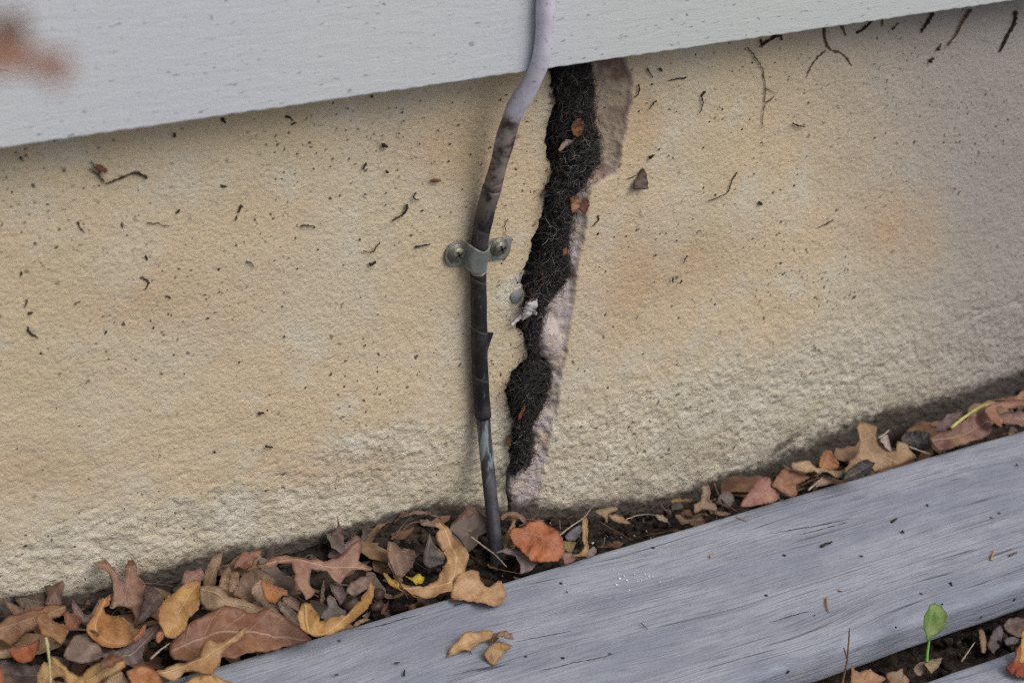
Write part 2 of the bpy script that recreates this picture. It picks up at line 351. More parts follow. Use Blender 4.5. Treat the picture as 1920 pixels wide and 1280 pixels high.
dirt = np.maximum(dirt, .75*sst(40, 5, np.hypot(qx-940, (qy-905)*.6)))
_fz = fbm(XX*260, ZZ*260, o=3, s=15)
dirt = np.maximum(dirt, .85*sst(20, 0, (cl-qx)-10*_fz)*(qx < cr)*(qy > 90)*(qy < 900)*(.55+.9*np.clip(fbm(XX*45, ZZ*45, o=2, s=16)+.2, 0, 1)))  # grime fringe left of the crack, with soft shade painted in
# relief
hgt = .00016*fbm(XX*210, ZZ*260, o=4, s=1) + (.00010 + .00028*sst(.20, .05, ZZ) + .0005*expo)*fbm(XX*300, ZZ*340+XX*90, o=3, s=2, g=.7)
hgt += (.0002+.0004*expo)*fbm(XX*90, ZZ*110+XX*30, o=3, s=3) + .0012*fbm(XX*14, ZZ*18, o=2, s=4)
hgt -= .0004*expo
def seg_d(ax, ay, bx, by):
    t = np.clip(((qx-ax)*(bx-ax)+(qy-ay)*(by-ay))/((bx-ax)**2+(by-ay)**2), 0, 1); return np.hypot(qx-ax-t*(bx-ax), qy-ay-t*(by-ay))
wob = 10*fbm(XX*60, ZZ*60, s=31)
for a in ((1740, 622, 1830, 590), (1830, 590, 1930, 560), (1600, 700, 1720, 672), (1450, 760, 1600, 700), (350, 888, 260, 925), (250, 925, 150, 965), (350, 888, 378, 912), (390, 910, 560, 858)):
    hgt -= .0007*sst(7, 0, np.abs(seg_d(*a)+wob*1.4))*(.3+.7*sst(-.1, .3, fbm(XX*90, ZZ*90, o=2, s=33)))
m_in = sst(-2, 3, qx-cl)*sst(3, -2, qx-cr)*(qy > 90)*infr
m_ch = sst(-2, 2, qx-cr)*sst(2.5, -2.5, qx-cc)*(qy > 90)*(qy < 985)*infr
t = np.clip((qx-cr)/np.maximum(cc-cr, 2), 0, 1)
dirt = np.maximum(dirt, m_in*1.1*(qy < 975)); dirt = np.maximum(dirt, m_ch*sst(.40, .0, t+.35*fbm(XX*200, ZZ*200, o=3, s=47))*.75)  # crack interior: gap shade painted as dark colour; then dirt on the ledge's inner side
expo = np.maximum(expo, .9*sst(46, 20, np.hypot((qx-958)*1.2, (qy-560)*.7)+14*fbm(XX*150, ZZ*150, o=2, s=48))*(qx < cl)*infr)
ledge = (.0050*(1-t**1.3)+.0016)*np.interp(qy, [100, 350, 600, 900, 970], [1.25, .8, .9, .8, .3])
narrow = np.interp(qy, [860, 895, 960, 1000], [1, .55, .45, 0])
m_l = sst(-7, 0, qx-cl)*sst(3, -2, qx-cr)*(qy > 90)*infr                            # worn arris on the left
dep = np.maximum(m_in*.024*narrow, m_ch*(ledge + (.0012+.0006*sst(520, 600, qy))*fbm(XX*170, ZZ*130, o=4, s=41, g=.6) - .0040*sst(36, 10, np.hypot((qx-1034)*1.3, (qy-642)*.75))))
dep = np.maximum(dep, m_l*.0015*(qy < 960))
rec = np.clip(np.maximum(m_ch, m_in), 0, 1)
brown = m_ch*sst(400, 300, qy + 60*fbm(XX*80, ZZ*80, o=2, s=44))
hgt = hgt*(1-.5*m_ch)*infr
Y = -(hgt) + dep
lump = sst(30, 8, np.hypot(qx-938, (qy-950)*.9)); Y -= .003*lump*(qx < 955)
stain = sum(sst(1, .1, np.hypot((qx-a)/c_, (qy-b)/d_))*w_ for a, b, c_, d_, w_ in ((1240, 480, 230, 140, .8), (1690, 430, 130, 130, .9), (860, 280, 240, 110, .7), (330, 560, 330, 120, .6), (1180, 600, 120, 160, .6), (620, 880, 330, 60, .5), (60, 880, 240, 90, .6), (1180, 220, 90, 130, 1.0)))
gr = sst(1400, 1880, qx-.30*(qy-300) + 60*fbm(XX*12, ZZ*12, s=51))*.92
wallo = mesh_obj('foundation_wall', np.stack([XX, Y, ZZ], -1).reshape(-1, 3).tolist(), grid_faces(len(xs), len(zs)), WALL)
for n_, a_ in (('exposed', expo), ('dirt', dirt), ('recess', rec), ('grey', gr), ('brown', brown), ('stain', np.clip(stain, 0, 1)*infr)): attr(wallo, n_, a_)  # dirt: grime plus the painted crack shade
# thickness of the wall: top and back faces far away from view
tag(wallo, 'beige rendered foundation wall split by a ragged vertical crack', 'wall')

# --- ground
def soil_z(x, y):
    b = np.interp(x, BXW, BZW); dt = np.clip(-y/(-YI), 0, 1)
    z = b*(1-dt) + (ZD-.012)*dt - .002
    z = np.where(y < YI-.004, -.012, z)
    return z
gx = spaced([(-30, -3, 3), (-3, -.5, .25), (-.5, -.30, .02), (-.30, .45, .0022), (.45, .6, .02), (.6, 3, .25), (3, 30, 3)])
gy = spaced([(-30, -3, 3), (-3, -.4, .2), (-.4, -.26, .02), (-.26, .004, .0022), (.004, .3, .1)])
GX, GY = np.meshgrid(gx, gy, indexing='ij')
near = sst(.6, .45, np.abs(GX-.07))*sst(-.35, -.27, GY)
GZ = soil_z(GX, GY) + near*(.0035*fbm(GX*60, GY*60, o=4, s=61) + .0016*fbm(GX*300, GY*300, o=2, s=62))
GZ = np.where(near < .01, -.014, GZ)
g_ = mesh_obj('ground', np.stack([GX, GY, GZ], -1).reshape(-1, 3).tolist(), grid_faces(len(gx), len(gy)), SOIL); tag(g_, kind='structure')

# --- siding boards
ZS = .2381
def board_profile(y0, y1, z0, z1, r):            # rounded rectangle (y,z), y0 front
    pts = []
    for cx, cz, a0 in ((y0+r, z0+r, 180), (y1-r, z0+r, 270), (y1-r, z1-r, 0), (y0+r, z1-r, 90)):
        for k in range(6): a = math.radians(a0+90*k/5); pts.append((cx+r*math.cos(a), cz+r*math.sin(a)))
    return pts
def extrude_x(name, prof, X0, X1, st, mat, wobf=None):
    xs_ = spaced([(X0, -.3, .2), (-.3, .42, st), (.42, X1, .2)]); V = []; F = []; k = len(prof)
    for x in xs_:
        for (y, z) in prof:
            dy, dz = wobf(x, y, z) if wobf else (0, 0); V.append((x, y+dy, z+dz))
    for i in range(len(xs_)-1):
        for j in range(k): F.append((i*k+j, i*k+(j+1) % k, (i+1)*k+(j+1) % k, (i+1)*k+j))
    F.append(tuple(range(k))[::-1]); F.append(tuple((len(xs_)-1)*k+j for j in range(k)))
    return mesh_obj(name, V, F, mat)
def sw(x, y, z): return (0, .00012*math.sin(x*170)*math.sin(x*61+1) + .0002*math.sin(x*733) if z < ZS+.003 else 0)
s1 = extrude_x('siding_board', board_profile(-.020, -.001, ZS, ZS+.19, .0012), -2.4, 2.7, .004, SIDE, sw)
tag(s1, 'pale blue grey siding board with a cable running over it, lowest on the wall', 'siding board')
s2 = extrude_x('siding_board', board_profile(-.026, -.0205, ZS+.165, ZS+.36, .0012), -2.4, 2.7, .01, SIDE)
tag(s2, 'upper siding board lapped over the lowest one', 'siding board')

# --- deck boards
def dwob(ph):
    def f(x, y, z): return (.0005*math.sin(x*5+ph)+.0002*math.sin(x*63+ph)+.00012*math.sin(x*190), .0003*math.sin(x*11+ph))
    return f
def deck_prof(y0, y1):
    r = .0042; pts = []
    for cx, cz, a0, rr in ((y0+r, ZD-.018+r, 180, r), (y1-.0025, ZD-.018+.0025, 270, .0025), (y1-.003, ZD-.003, 0, .003), (y0+r, ZD-r, 90, r)):
        for k in range(7): a = math.radians(a0+90*k/6); pts.append((cx+rr*math.cos(a), cz+rr*math.sin(a)))
        if a0 == 0:
            for k in range(1, 12): pts.append((y1-.003+(y0+r-y1+.003)*k/12, ZD+.0004*math.sin(k*1.9)))
    return pts
d1 = extrude_x('deck_board', deck_prof(YO, YI), -2, 2.4, .006, DECK, dwob(.3)); tag(d1, 'weathered grey deck board nearest the wall with leaves on it', 'deck board')
d2 = extrude_x('deck_board', deck_prof(YS-(YI-YO), YS), -2, 2.4, .006, DECK, dwob(2.1)); tag(d2, 'weathered grey deck board at the lower right corner carrying a red leaf', 'deck board')
d3 = extrude_x('deck_board', deck_prof(2*YS-YO-2*(YI-YO)+(YI-YO)-.0, 2*YS-YO), -2, 2.4, .01, DECK, dwob(4.4)); tag(d3, 'weathered grey deck board farthest from the wall', 'deck board')

# ================================================================== CABLE + CLAMP
offs = [(1024, -60, .0240), (1023, 0, .0240), (1021, 60, .0240), (1016, 105, .0240), (1003, 142, .0225), (983, 178, .0190), (966, 205, .0160), (952, 245, .0140), (940, 290, .0120), (925, 345, .0090), (912, 390, .0066), (902, 440, .0052), (896, 485, .0047), (897, 520, .0047),
        (898, 600, .0050), (900, 690, .0052), (905, 770, .0050), (912, 850, .0090), (920, 930, .0180), (926, 985, .0260), (930, 1030, .0330), (934, 1070, .0385)]
CPATH = smooth_path([on_wall(*o) for o in offs], 260)
_, cpy = project(CPATH)
def seg_cable(y0, y1): return CPATH[(cpy >= y0) & (cpy <= y1)]
cable = empty('cable', 'grimy cable strapped to the wall, pale at the top and black lower down', 'cable'); 
def rad(P, f):
    _, y = project(P); return f(y)*depth(P)/FPX
def cab(name, y0, y1, f, mat, k=20):
    P_ = seg_cable(y0, y1); V, F = tube_geo(P_, rad(P_, f), k); V = np.array(V)
    return mesh_obj(name, V.tolist(), F, mat, cable)
cab('pale_section', -200, 392, lambda y: np.interp(y, [0, 100, 180, 230, 300, 400], [17.5, 17.5, 18.5, 17.5, 17.5, 16]) + .7*np.sin(y/13.)+.5*np.sin(y/29.), m_cable_white(), 24)
def tf(y): return np.interp(y, [300, 345, 400, 450, 470], [17.5, 18.2, 17.6, 16.0, 14.5]) + .35*np.sin(y/9.)
TAPE = m_tape(); SH = m_sheath()
cab('tape_wrap', 352, 470, tf, TAPE, 24)
cab('pale_section', 462, 516, lambda y: 14.5+0*y, m_plain('faded_sheath', (.42, .36, .36), .6, .3, 200, .0002), 20)
cab('tape_wrap', 508, 782, lambda y: 15.2+.35*np.sin(y/11.)+.5*np.clip(np.sin(y/31.), 0, 1) , TAPE, 24)
cab('lower_sheath', 772, 1100, lambda y: np.interp(y, [772, 1040], [13.4, 12.4]), SH, 20)
# pointed tape end sticking out on the right
tv = [on_wall(910, 622, .004), on_wall(925, 623, .0035), on_wall(917, 645, .0038), on_wall(913, 660, .004), on_wall(908, 640, .0042)]
te = mesh_obj('tape_end', [tuple(v) for v in tv]+[tuple(v-np.array([0, .0004, 0])) for v in tv], [(0, 1, 2, 3, 4), (9, 8, 7, 6, 5)]+[(i, 5+i, 5+(i+1) % 5, (i+1) % 5) for i in range(5)], TAPE, cable, False)

def m_clamp():
    M = NM('cloudy_plastic'); c = M.mix(M.rng(M.noise(160, 4), .35, .65), (.19, .215, .195), (.32, .34, .34))
    c = M.mix(M.rng(M.noise(240, 5, .7), .50, .68, 0, .7), c, (.10, .095, .08))
    M.p.inputs['Transmission Weight'].default_value = .35; M.p.inputs['Subsurface Weight'].default_value = .0
    return M.done(c, .38, M.bump(M.noise(500, 3), .0002, .5), .5)
clamp = empty('cable_clamp', 'cloudy grey plastic saddle clamp holding the cable to the wall with two screws', 'cable clamp')
Lp, Rp = on_wall(855, 473, 0), on_wall(936, 463, 0); ux = (Rp-Lp); wid = np.linalg.norm(ux); ux /= wid; vz = np.array([-ux[2]*1.0, 0, ux[0]]); nrm = np.array([0, -1.0, 0])
rc_ = 14.5*MM+.0006; mid_u = np.dot(on_wall(895, 478, .0045)-Lp, ux)
U = np.linspace(-24*MM, wid+20*MM, 90); V = []; nv = 17
for u in U:
    du = abs(u-mid_u); 
    h = .0012 if du > rc_*1.35 else max(.0012, .0047+math.sqrt(max(0, (rc_*1.0)**2-du*du*.95)) if du < rc_ else .0012+.0040*(1-(du-rc_)/(rc_*.35))**2)
    hw = 24*MM
    if u < 0: hw = 24*MM*math.sqrt(max(.02, 1-(u/(24.5*MM))**2))
    if u > wid: hw = 21*MM
    up_, dn_ = hw, hw
    if u > mid_u+rc_: up_, dn_ = 20*MM, 21*MM
    ku = math.exp(-((u-mid_u)/(rc_*.9))**2); up_ -= 9*MM*ku; dn_ += 3*MM*ku
    if u > wid+14*MM: dn_ *= max(.3, 1-(u-wid-14*MM)/(7*MM)*.7)
    for k in range(nv): w_ = -dn_+(up_+dn_)*k/(nv-1); V.append(Lp+ux*u+vz*w_+nrm*h)
cs = mesh_obj('strap', [tuple(v) for v in V], grid_faces(90, nv), m_clamp(), clamp)
so_ = cs.modifiers.new('s', 'SOLIDIFY'); so_.thickness = .0011; so_.offset = 0
bv = cs.modifiers.new('sub', 'SUBSURF'); bv.levels = 1; bv.render_levels = 1
SCREWM = m_plain('dull_zinc', (.25, .25, .22), .45, .45, 500, .0004, .5, (.20, .19, .14), .75)
for (px, py) in ((856, 474), (936, 463)):
    c = on_wall(px, py, .0020); R_ = 13.5*MM; prof = [(1.25, -.0006), (1.25, .0001), (1.05, .0004), (1.0, .0004), (.98, .0013), (.82, .0021), (.5, .0026), (.0001, .0027)]
    V = []; F = []; K = 28
    for (r_, h_) in prof:
        for k in range(K): a = 2*math.pi*k/K; V.append(c+R_*r_*(math.cos(a)*ux+math.sin(a)*vz)+nrm*h_)
    for i in range(len(prof)-1):
        for k in range(K): F.append((i*K+k, i*K+(k+1) % K, (i+1)*K+(k+1) % K, (i+1)*K+k))
    sc_ = mesh_obj('screw', [tuple(v) for v in V], F, SCREWM, clamp)
    mb = MB(); ang = random.uniform(.3, 1.2)
    for a in (ang, ang+math.pi/2):
        d_ = math.cos(a)*ux+math.sin(a)*vz; e_ = -math.sin(a)*ux+math.cos(a)*vz
        q = [c+nrm*.00262+d_*s_*R_*.58+e_*t_*R_*.13 for s_, t_ in ((-1, -1), (1, -1), (1, 1), (-1, 1))]; q += [v+nrm*.00012 for v in q]
        mb.add(q, [(0, 1, 2, 3), (7, 6, 5, 4), (0, 4, 5, 1), (1, 5, 6, 2), (2, 6, 7, 3), (3, 7, 4, 0)])
    mb.build('cross_slot', m_plain('slot_dark', (.03, .03, .025), .7, .3, 300, 0), sc_, False)

# nail head, chalk flakes beside the crack
def disc(name, px, py, rpx, off, mat, label, cat, th=.0012):
    c = on_wall(px, py, off); V = []; F = []; K = 26; pr = [(1.0, -th), (1.0, 0), (.9, th*.4), (.0001, th*.45)]
    for (r_, h_) in pr:
        for k in range(K): a = 2*math.pi*k/K; V.append(tuple(c+rpx*MM*r_*(1+.05*math.sin(3*a))*np.array([math.cos(a), 0, math.sin(a)*1.0])+np.array([0, -h_, 0])))
    for i in range(len(pr)-1):
        for k in range(K): F.append((i*K+k, i*K+(k+1) % K, (i+1)*K+(k+1) % K, (i+1)*K+k))
    return tag(mesh_obj(name, V, F, mat), label, cat)
disc('nail_head', 969, 556, 13, .0008, GREYM, 'round dull grey nail head at the left edge of the crack', 'nail')
def blob(name, pts, rpx, off, mat, label=None, cat=None, sq=1.0, k=10, group=None, level=None, rough_=.25, parent=None):
    P_ = smooth_path([on_wall(x, y, off) if level is None else on_level(x, y, level) for x, y in pts], 4*len(pts)+3)
    n = len(P_); t = np.linspace(0, 1, n); r = np.interp(t, np.linspace(0, 1, len(rpx)), rpx)*MM
    r2 = r[:, None]*(1+rough_*RS.uniform(-1, 1, (n, k))); V, F = tube_geo(P_, r2, k)
    o = mesh_obj(name, [tuple(v) for v in V], F, mat, parent)
    if label: tag(o, label, cat, group)
    return o
blob('plaster_flake', [(1006, 560), (996, 572), (988, 586), (978, 600)], [3, 10, 9, 7, 2], .006, CHALK, 'white curled render flake standing in the crack beside the nail head', 'flake')
blob('plaster_flake', [(984, 588), (974, 596), (958, 610)], [4, 3.5, 2], .005, CHALK, 'thin white sliver of render pointing down left from the curled flake', 'flake')
blob('plaster_flake', [(1000, 583), (1005, 590)], [3.5, 4.5, 2], .004, CHALK, 'small white crumb tucked behind the curled flake', 'flake')
blob('plaster_flake', [(950, 526), (964, 517), (980, 506)], [5, 13, 7], -.0022, CHALK, 'rough white patch of render above the nail head', 'flake', rough_=.5)
blob('plaster_flake', [(944, 566), (952, 584), (966, 600)], [5, 12, 6], -.0022, CHALK, 'chalky white patch of render below the nail head', 'flake', rough_=.5)

# ================================================================== CRACK FILLING
fill = empty('crack_filling', 'black matted fibre stuffing packed in the wall crack', 'crack filling')
rows = spaced([(104, 890, 5)]); V = []; kk = 22
for y in rows:
    l, r = np.interp(y, CY, CL)+1, np.interp(y, CY, CR)-1
    tp = sst(890, 850, y)
    for k in range(kk):
        s_ = k/(kk-1); x = l+(r-l)*s_
        bulge = .0115*math.sin(math.pi*s_)**.5*(.6+.4*tp) - .0120
        V.append((x, y, bulge))
V = np.array(V); Pw = np.array([on_wall(x, y, 0) for x, y, b in V])
off = V[:, 2] + .0070*fbm(Pw[:, 0]*130, Pw[:, 2]*130, o=3, s=71)
mesh_obj('felt_core', [tuple(on_wall(x, y, o_)) for (x, y, b), o_ in zip(V, off)], grid_faces(len(rows), kk), CORE, fill)
def strands(name, n, mat, rmin, rmax, lmin, lmax, lift, parent, pale=False, ylim=(108, 880)):
    mb = MB(); rs = np.random.RandomState(hash(len(name)) % 1000+n % 97)
    for i in range(n):
        y = rs.uniform(*ylim); l, r = np.interp(y, CY, CL), np.interp(y, CY, CR); ww = r-l
        if ww < 14 and rs.rand() < .7: continue
        x = l+ww*((rs.uniform(-.12, 1.0) if i % 9 else rs.normal(0, .10)) if not pale else rs.uniform(.05, .92)) - 2
        L = rs.uniform(lmin, lmax)*MM; a = rs.uniform(0, 2*math.pi) if rs.rand() < .7 else math.pi/2+rs.normal(0, .5)
        s_ = np.clip((x-l)/ww, 0.02, .98); b = .0115*math.sin(math.pi*s_)**.5-.0120+.0070*float(fbm(on_wall(x, y)[0]*130, on_wall(x, y)[2]*130, o=3, s=71))
        p = on_wall(x, y, b+.0008+rs.uniform(0, lift)); d = np.array([math.cos(a), rs.normal(0, .35), math.sin(a)]); d /= np.linalg.norm(d)
        ax = rs.normal(0, 1, 3); ax[1] *= 2.0; ax /= np.linalg.norm(ax); cur = rs.normal(0, 3.4)/L*.8
        n_ = 7; pts = [p]; st = L/n_
        for k in range(n_):
            d = d+np.cross(ax, d)*cur*st+rs.normal(0, .22, 3); d /= np.linalg.norm(d); p = p+d*st; pts.append(p)
        pts = np.array(pts); pts[:, 1] = np.maximum(pts[:, 1], -.0070)
        sx, sy = project(pts)
        if (sx > np.interp(sy, CY, CR)+rs.exponential(5)).any() or (sx < np.interp(sy, CY, CL)-rs.exponential(13)*(2.2 if 390 < y < 530 or 690 < y < 800 else 1)).any(): continue
        rr = rs.uniform(rmin, rmax); V_, F_ = tube_geo(pts, np.array([.5, 1, 1, 1, 1, .9, .7, .3])*rr, 3, False); mb.add(V_, F_)
    o = mb.build(name, mat, parent); o['kind'] = 'stuff'; return o
strands('dark_fibres', 15000, FIBRE_D, .00007, .00015, 12, 48, .0035, fill)
strands('pale_fibres', 750, FIBRE_P, .00005, .00010, 10, 42, .0055, fill, True)

strands('brown_fibres', 700, m_plain('brown_fibre', (.11, .065, .042), .6, .5, 100, 0), .00008, .00016, 12, 45, .0050, fill, True)

# ================================================================== LEAVES
def reg(x0, y0, s): return lambda pts: [(x0+a/s, y0+b/s) for a, b in pts]
r4, r5, r6, r7, r8, r9 = reg(0, 960, 4), reg(400, 960, 4), reg(680, 920, 3.5556), reg(1080, 740, 3.5556), reg(1500, 700, 4.5714), reg(1440, 960, 4)
def clampp(p, guard=True):
    if p[1] > -.0012: p = p.copy(); p[1] = -.0012
    if guard:
        z = float(soil_z(np.array(p[0]), np.array(p[1])))+.0002
        if YO-.001 < p[1] < YI+.001: z = ZD+.0005
        if p[1] < YS+.001: z = ZD+.0005
        if p[2] < z: p = p.copy(); p[2] = z
    return p
def leaf(label, col, outline, rib, h=.02, tilt=.3, fold=.15, curl=0.0, lcurl=0.0, wave=.0012, name='dead_leaf', cat='leaf', twist=0.0, guard=True, frame=None, parent=None, stem=None, thick=.00016, seed=None, spacing=None, group=None, side=0):
    """outline / rib in photo pixels -> a plane standing where the leaf lies -> curled sheet with thickness"""
    rs = np.random.RandomState(abs(hash(label)) % 1 + sum(map(ord, label)) if seed is None else seed)
    O = np.array(outline, float); c = O.mean(0)
    if frame is None:
        o3 = on_level(c[0], c[1], h); n = Vector((side, -tilt, 1-tilt*.8)).normalized()
    else: o3, n = frame
    n = np.array(n); e1 = np.cross(n, [0, 1, .3]); e1 /= np.linalg.norm(e1); e2 = np.cross(n, e1); e2 *= (1 if e2[2] > 0 or e2[1] > 0 else -1); e1 = np.cross(e2, n)
    def bp(px, py):
        d = ray(px, py); tt = np.dot(o3-CP, n)/np.dot(d, n); q = CP+d*tt-o3; return np.array([np.dot(q, e1), np.dot(q, e2)])
    A = np.array([bp(*q) for q in O]); Rb = smooth_path([bp(*q) for q in rib], 14)
    # refine outline
    B = []
    size = max(np.ptp(A[:, 0]), np.ptp(A[:, 1])); sp = spacing or max(size/26, .0006)
    for i in range(len(A)):
        a, b = A[i], A[(i+1) % len(A)]; m = max(1, int(np.linalg.norm(b-a)/sp))
        p0, p3 = A[i-1], A[(i+2) % len(A)]
        for k in range(m):
            u = k/m; cr_ = .5*((2*a)+(-p0+b)*u+(2*p0-5*a+4*b-p3)*u*u+(-p0+3*a-3*b+p3)*u**3)
            B.append(cr_*.5+(a*(1-u)+b*u)*.5+rs.normal(0, sp*.16, 2))
    B = np.array(B); lo, hi = B.min(0), B.max(0)
    gxs = np.arange(lo[0], hi[0], sp); gys = np.arange(lo[1], hi[1], sp); I = []
    for i, y in enumerate(gys):
        for x in gxs+(sp/2 if i % 2 else 0): I.append((x+rs.uniform(-.1, .1)*sp, y))
    I = np.array(I).reshape(-1, 2)
    x1, y1 = B[:, 0], B[:, 1]; x2, y2 = np.roll(x1, -1), np.roll(y1, -1)
    cond = (y1[None] > I[:, 1, None]) != (y2[None] > I[:, 1, None])
    xi = (x2-x1)[None]*(I[:, 1, None]-y1[None])/np.where(np.abs((y2-y1)[None]) < 1e-12, 1e-12, (y2-y1)[None])+x1[None]
    ins = (np.sum(cond & (I[:, 0, None] < xi), 1) % 2) == 1
    def bd(Q):
        ab = np.stack([x2-x1, y2-y1], -1); t_ = np.clip(((Q[:, None]-B[None])*ab[None]).sum(-1)/np.maximum((ab*ab).sum(-1), 1e-14)[None], 0, 1)
        return np.linalg.norm(Q[:, None]-B[None]-t_[..., None]*ab[None], axis=-1).min(1)
    I = I[ins]; I = I[bd(I) > sp*.45] if len(I) else I
    allp = [Vector(p) for p in B]+[Vector(p) for p in I]; nb = len(B)
    vs, _, fs, *_r = geometry.delaunay_2d_cdt(allp, [(i, (i+1) % nb) for i in range(nb)], [], 1, 1e-7)
    Q = np.array([tuple(v) for v in vs]); F = [tuple(f) for f in fs if len(f) == 3]
    if not len(F): return None
    ed = bd(Q)
    # distance to rib
    sa = Rb[:-1]; sb = Rb[1:]; ab = sb-sa; L = np.linalg.norm(ab, axis=1); cum = np.concatenate([[0], np.cumsum(L)]); tot = cum[-1]+1e-9
    t_ = np.clip(((Q[:, None]-sa[None])*ab[None]).sum(-1)/np.maximum(L**2, 1e-14)[None], 0, 1); pr_ = sa[None]+t_[..., None]*ab[None]
    dd = np.linalg.norm(Q[:, None]-pr_, axis=-1); j = dd.argmin(1); rI = np.arange(len(Q)); dist_ = dd[rI, j]; s_ = cum[j]+t_[rI, j]*L[j]
    sg = np.sign(ab[j, 0]*(Q[:, 1]-sa[j, 1])-ab[j, 1]*(Q[:, 0]-sa[j, 0])); wmax = max(dist_.max(), 1e-4)
    dn = dist_/wmax; sn = s_/tot
    zz = 1.4*fold*dist_ + curl*wmax*dn**2 + lcurl*tot*(2*sn-1)**2*.5 + twist*dist_*sg*(sn-.5)*2
    fr = rs.uniform(2.2, 3.6); zz += 1.25*wave*min(1, size/.035)*dn*np.sin(sn*fr*2*math.pi+sg*1.1+rs.uniform(0, 6))
    zz += min(1.0, size/.03)*(.0034*fbm(Q[:, 0]*75+rs.uniform(0, 99), Q[:, 1]*75, o=3, s=3)+.0009*fbm(Q[:, 0]*300, Q[:, 1]*300, o=2, s=8))
    zz += (.0009 if guard else 0)*min(1, size/.03)*np.exp(-ed/(size*.07))*(fbm(Q[:, 0]*60+5, Q[:, 1]*60, o=2, s=19)*2+.3)
    zz -= zz.mean()*.6
    lat = ((sn-dn*.5) % .16)/.16; zz += .00022*np.cos(lat*2*math.pi)*dn
    W = o3+Q[:, 0, None]*e1+Q[:, 1, None]*e2+zz[:, None]*n
    if guard: W = np.array([clampp(w) for w in W])
    # orient faces along n
    a0, b0, c0 = (np.array(W)[list(F[0])]); 
    if np.dot(np.cross(b0-a0, c0-a0), n) < 0: F = [f[::-1] for f in F]
    o = mesh_obj(name, [tuple(w) for w in W], F, LEAF, parent)
    attr(o, 'rib_s', s_/tot); attr(o, 'rib_d', dist_*sg/tot); attr(o, 'edge', ed)
    md = o.modifiers.new('t', 'SOLIDIFY'); md.thickness = thick; md.offset = -1
    o.color = tuple(col)+(1,)
    if parent is None: tag(o, label, cat, group)
    if stem:
        sw_, sm = stem[1], stem[2] if len(stem) > 2 else TWIGBR
        P0 = []
        for q in stem[0]:
            b_ = bp(*q); P0.append(clampp(o3+b_[0]*e1+b_[1]*e2+n*.0006))
        V, F = tube_geo(smooth_path(P0, 14), np.linspace(sw_, sw_*.6, 14)*MM, 6); mesh_obj('stalk', [tuple(v) for v in V], F, sm, o)
    return o
TAN, OCH, ORA, RED, PINK, BRN, PUR, GRY, DRK = (.46, .28, .14), (.45, .24, .085), (.38, .15, .06), (.25, .085, .050), (.33, .165, .115), (.20, .105, .065), (.15, .105, .10), (.20, .18, .175), (.045, .038, .04)
LT = (.36, .25, .15)
# ---- left pile
leaf('pale brown oak leaf whose two raised lobes lean on the wall', (.34, .20, .14), r4([(820,720),(845,610),(835,530),(800,470),(740,445),(695,395),(690,382),(735,380),(770,362),(830,410),(880,470),(900,515),(935,520),(945,430),(955,368),(1000,360),(1025,395),(1040,480),(1090,560),(1085,640),(1100,740),(1040,850),(960,860),(1020,790),(980,725),(900,700),(850,720)]), r4([(960,800),(940,640),(985,400)]), .026, .55, .1, .2)
leaf('purple brown crumpled leaf behind the pale brown oak leaf', PUR, r4([(1080,570),(1150,575),(1225,620),(1215,680),(1160,750),(1100,800),(1010,860),(1040,780),(1075,680)]), r4([(1200,600),(1060,800)]), .021, .5, .3)
leaf('orange tan leaf curled round a black hollow', (.45, .22, .08), r4([(825,620),(790,640),(760,655),(720,720),(700,780),(655,840),(640,900),(690,960),(770,1008),(870,1018),(980,990),(1010,965),(960,920),(945,870),(850,800),(795,760),(780,710),(820,695)]), r4([(800,640),(720,840),(800,960),(980,985)]), .030, .45, .45, .2, stem=(r4([(740,925),(700,895),(600,882),(500,885),(385,912)]), 2.2))
leaf('small orange flap beside the black hollow', ORA, r4([(990,945),(1040,900),(1070,855),(1095,840),(1090,875),(1075,930),(1010,965)]), r4([(1000,950),(1085,855)]), .030, .5, .3)
leaf('tan leaf with a dark slit standing left of centre pile', (.47, .27, .10), r4([(1510,505),(1420,522),(1350,562),(1300,620),(1235,655),(1190,735),(1180,810),(1220,880),(1250,930),(1290,947),(1330,930),(1390,870),(1410,800),(1470,740),(1480,640),(1492,570)]), r4([(1500,515),(1400,640),(1260,920)]), .033, .5, .2, .2)
leaf('orange stub below the tan leaf with a dark slit', ORA, r4([(1168,960),(1180,900),(1225,892),(1225,945),(1190,980)]), r4([(1175,960),(1220,900)]), .028, .4)
leaf('large reddish brown leaf lying along the deck edge', (.255, .118, .072), [(320,1202),(335,1187),(352,1167),(378,1155),(410,1142),(440,1141),(465,1152),(492,1145),(520,1158),(550,1172),(575,1185),(583,1197),(560,1206),(500,1224),(450,1236),(415,1246),(375,1243),(340,1236),(322,1222)], [(325,1212),(420,1185),(580,1198)], .023, .35, .12, .15)
leaf('tan ruffled leaf draped over the deck corner', (.47, .29, .13), r4([(1180,1180),(1260,1130),(1340,1115),(1390,1120),(1500,1080),(1505,1000),(1560,970),(1640,970),(1700,940),(1770,920),(1800,880),(1855,855),(1862,880),(1800,960),(1745,990),(1690,1030),(1662,1060),(1650,1130),(1580,1205),(1520,1225),(1440,1195),(1390,1190),(1330,1232),(1250,1248),(1200,1215)]), r4([(1190,1190),(1450,1120),(1600,1050),(1840,870)]), .029, .35, -.15, 0, wave=.003)
leaf('tan leaf lowest on the left end of the deck board', (.48, .28, .11), r4([(1360,1300),(1460,1240),(1555,1188),(1600,1230),(1690,1255),(1740,1275),(1745,1320),(1650,1370),(1480,1380)]), r4([(1380,1310),(1735,1285)]), .022, .25, .2, .1)
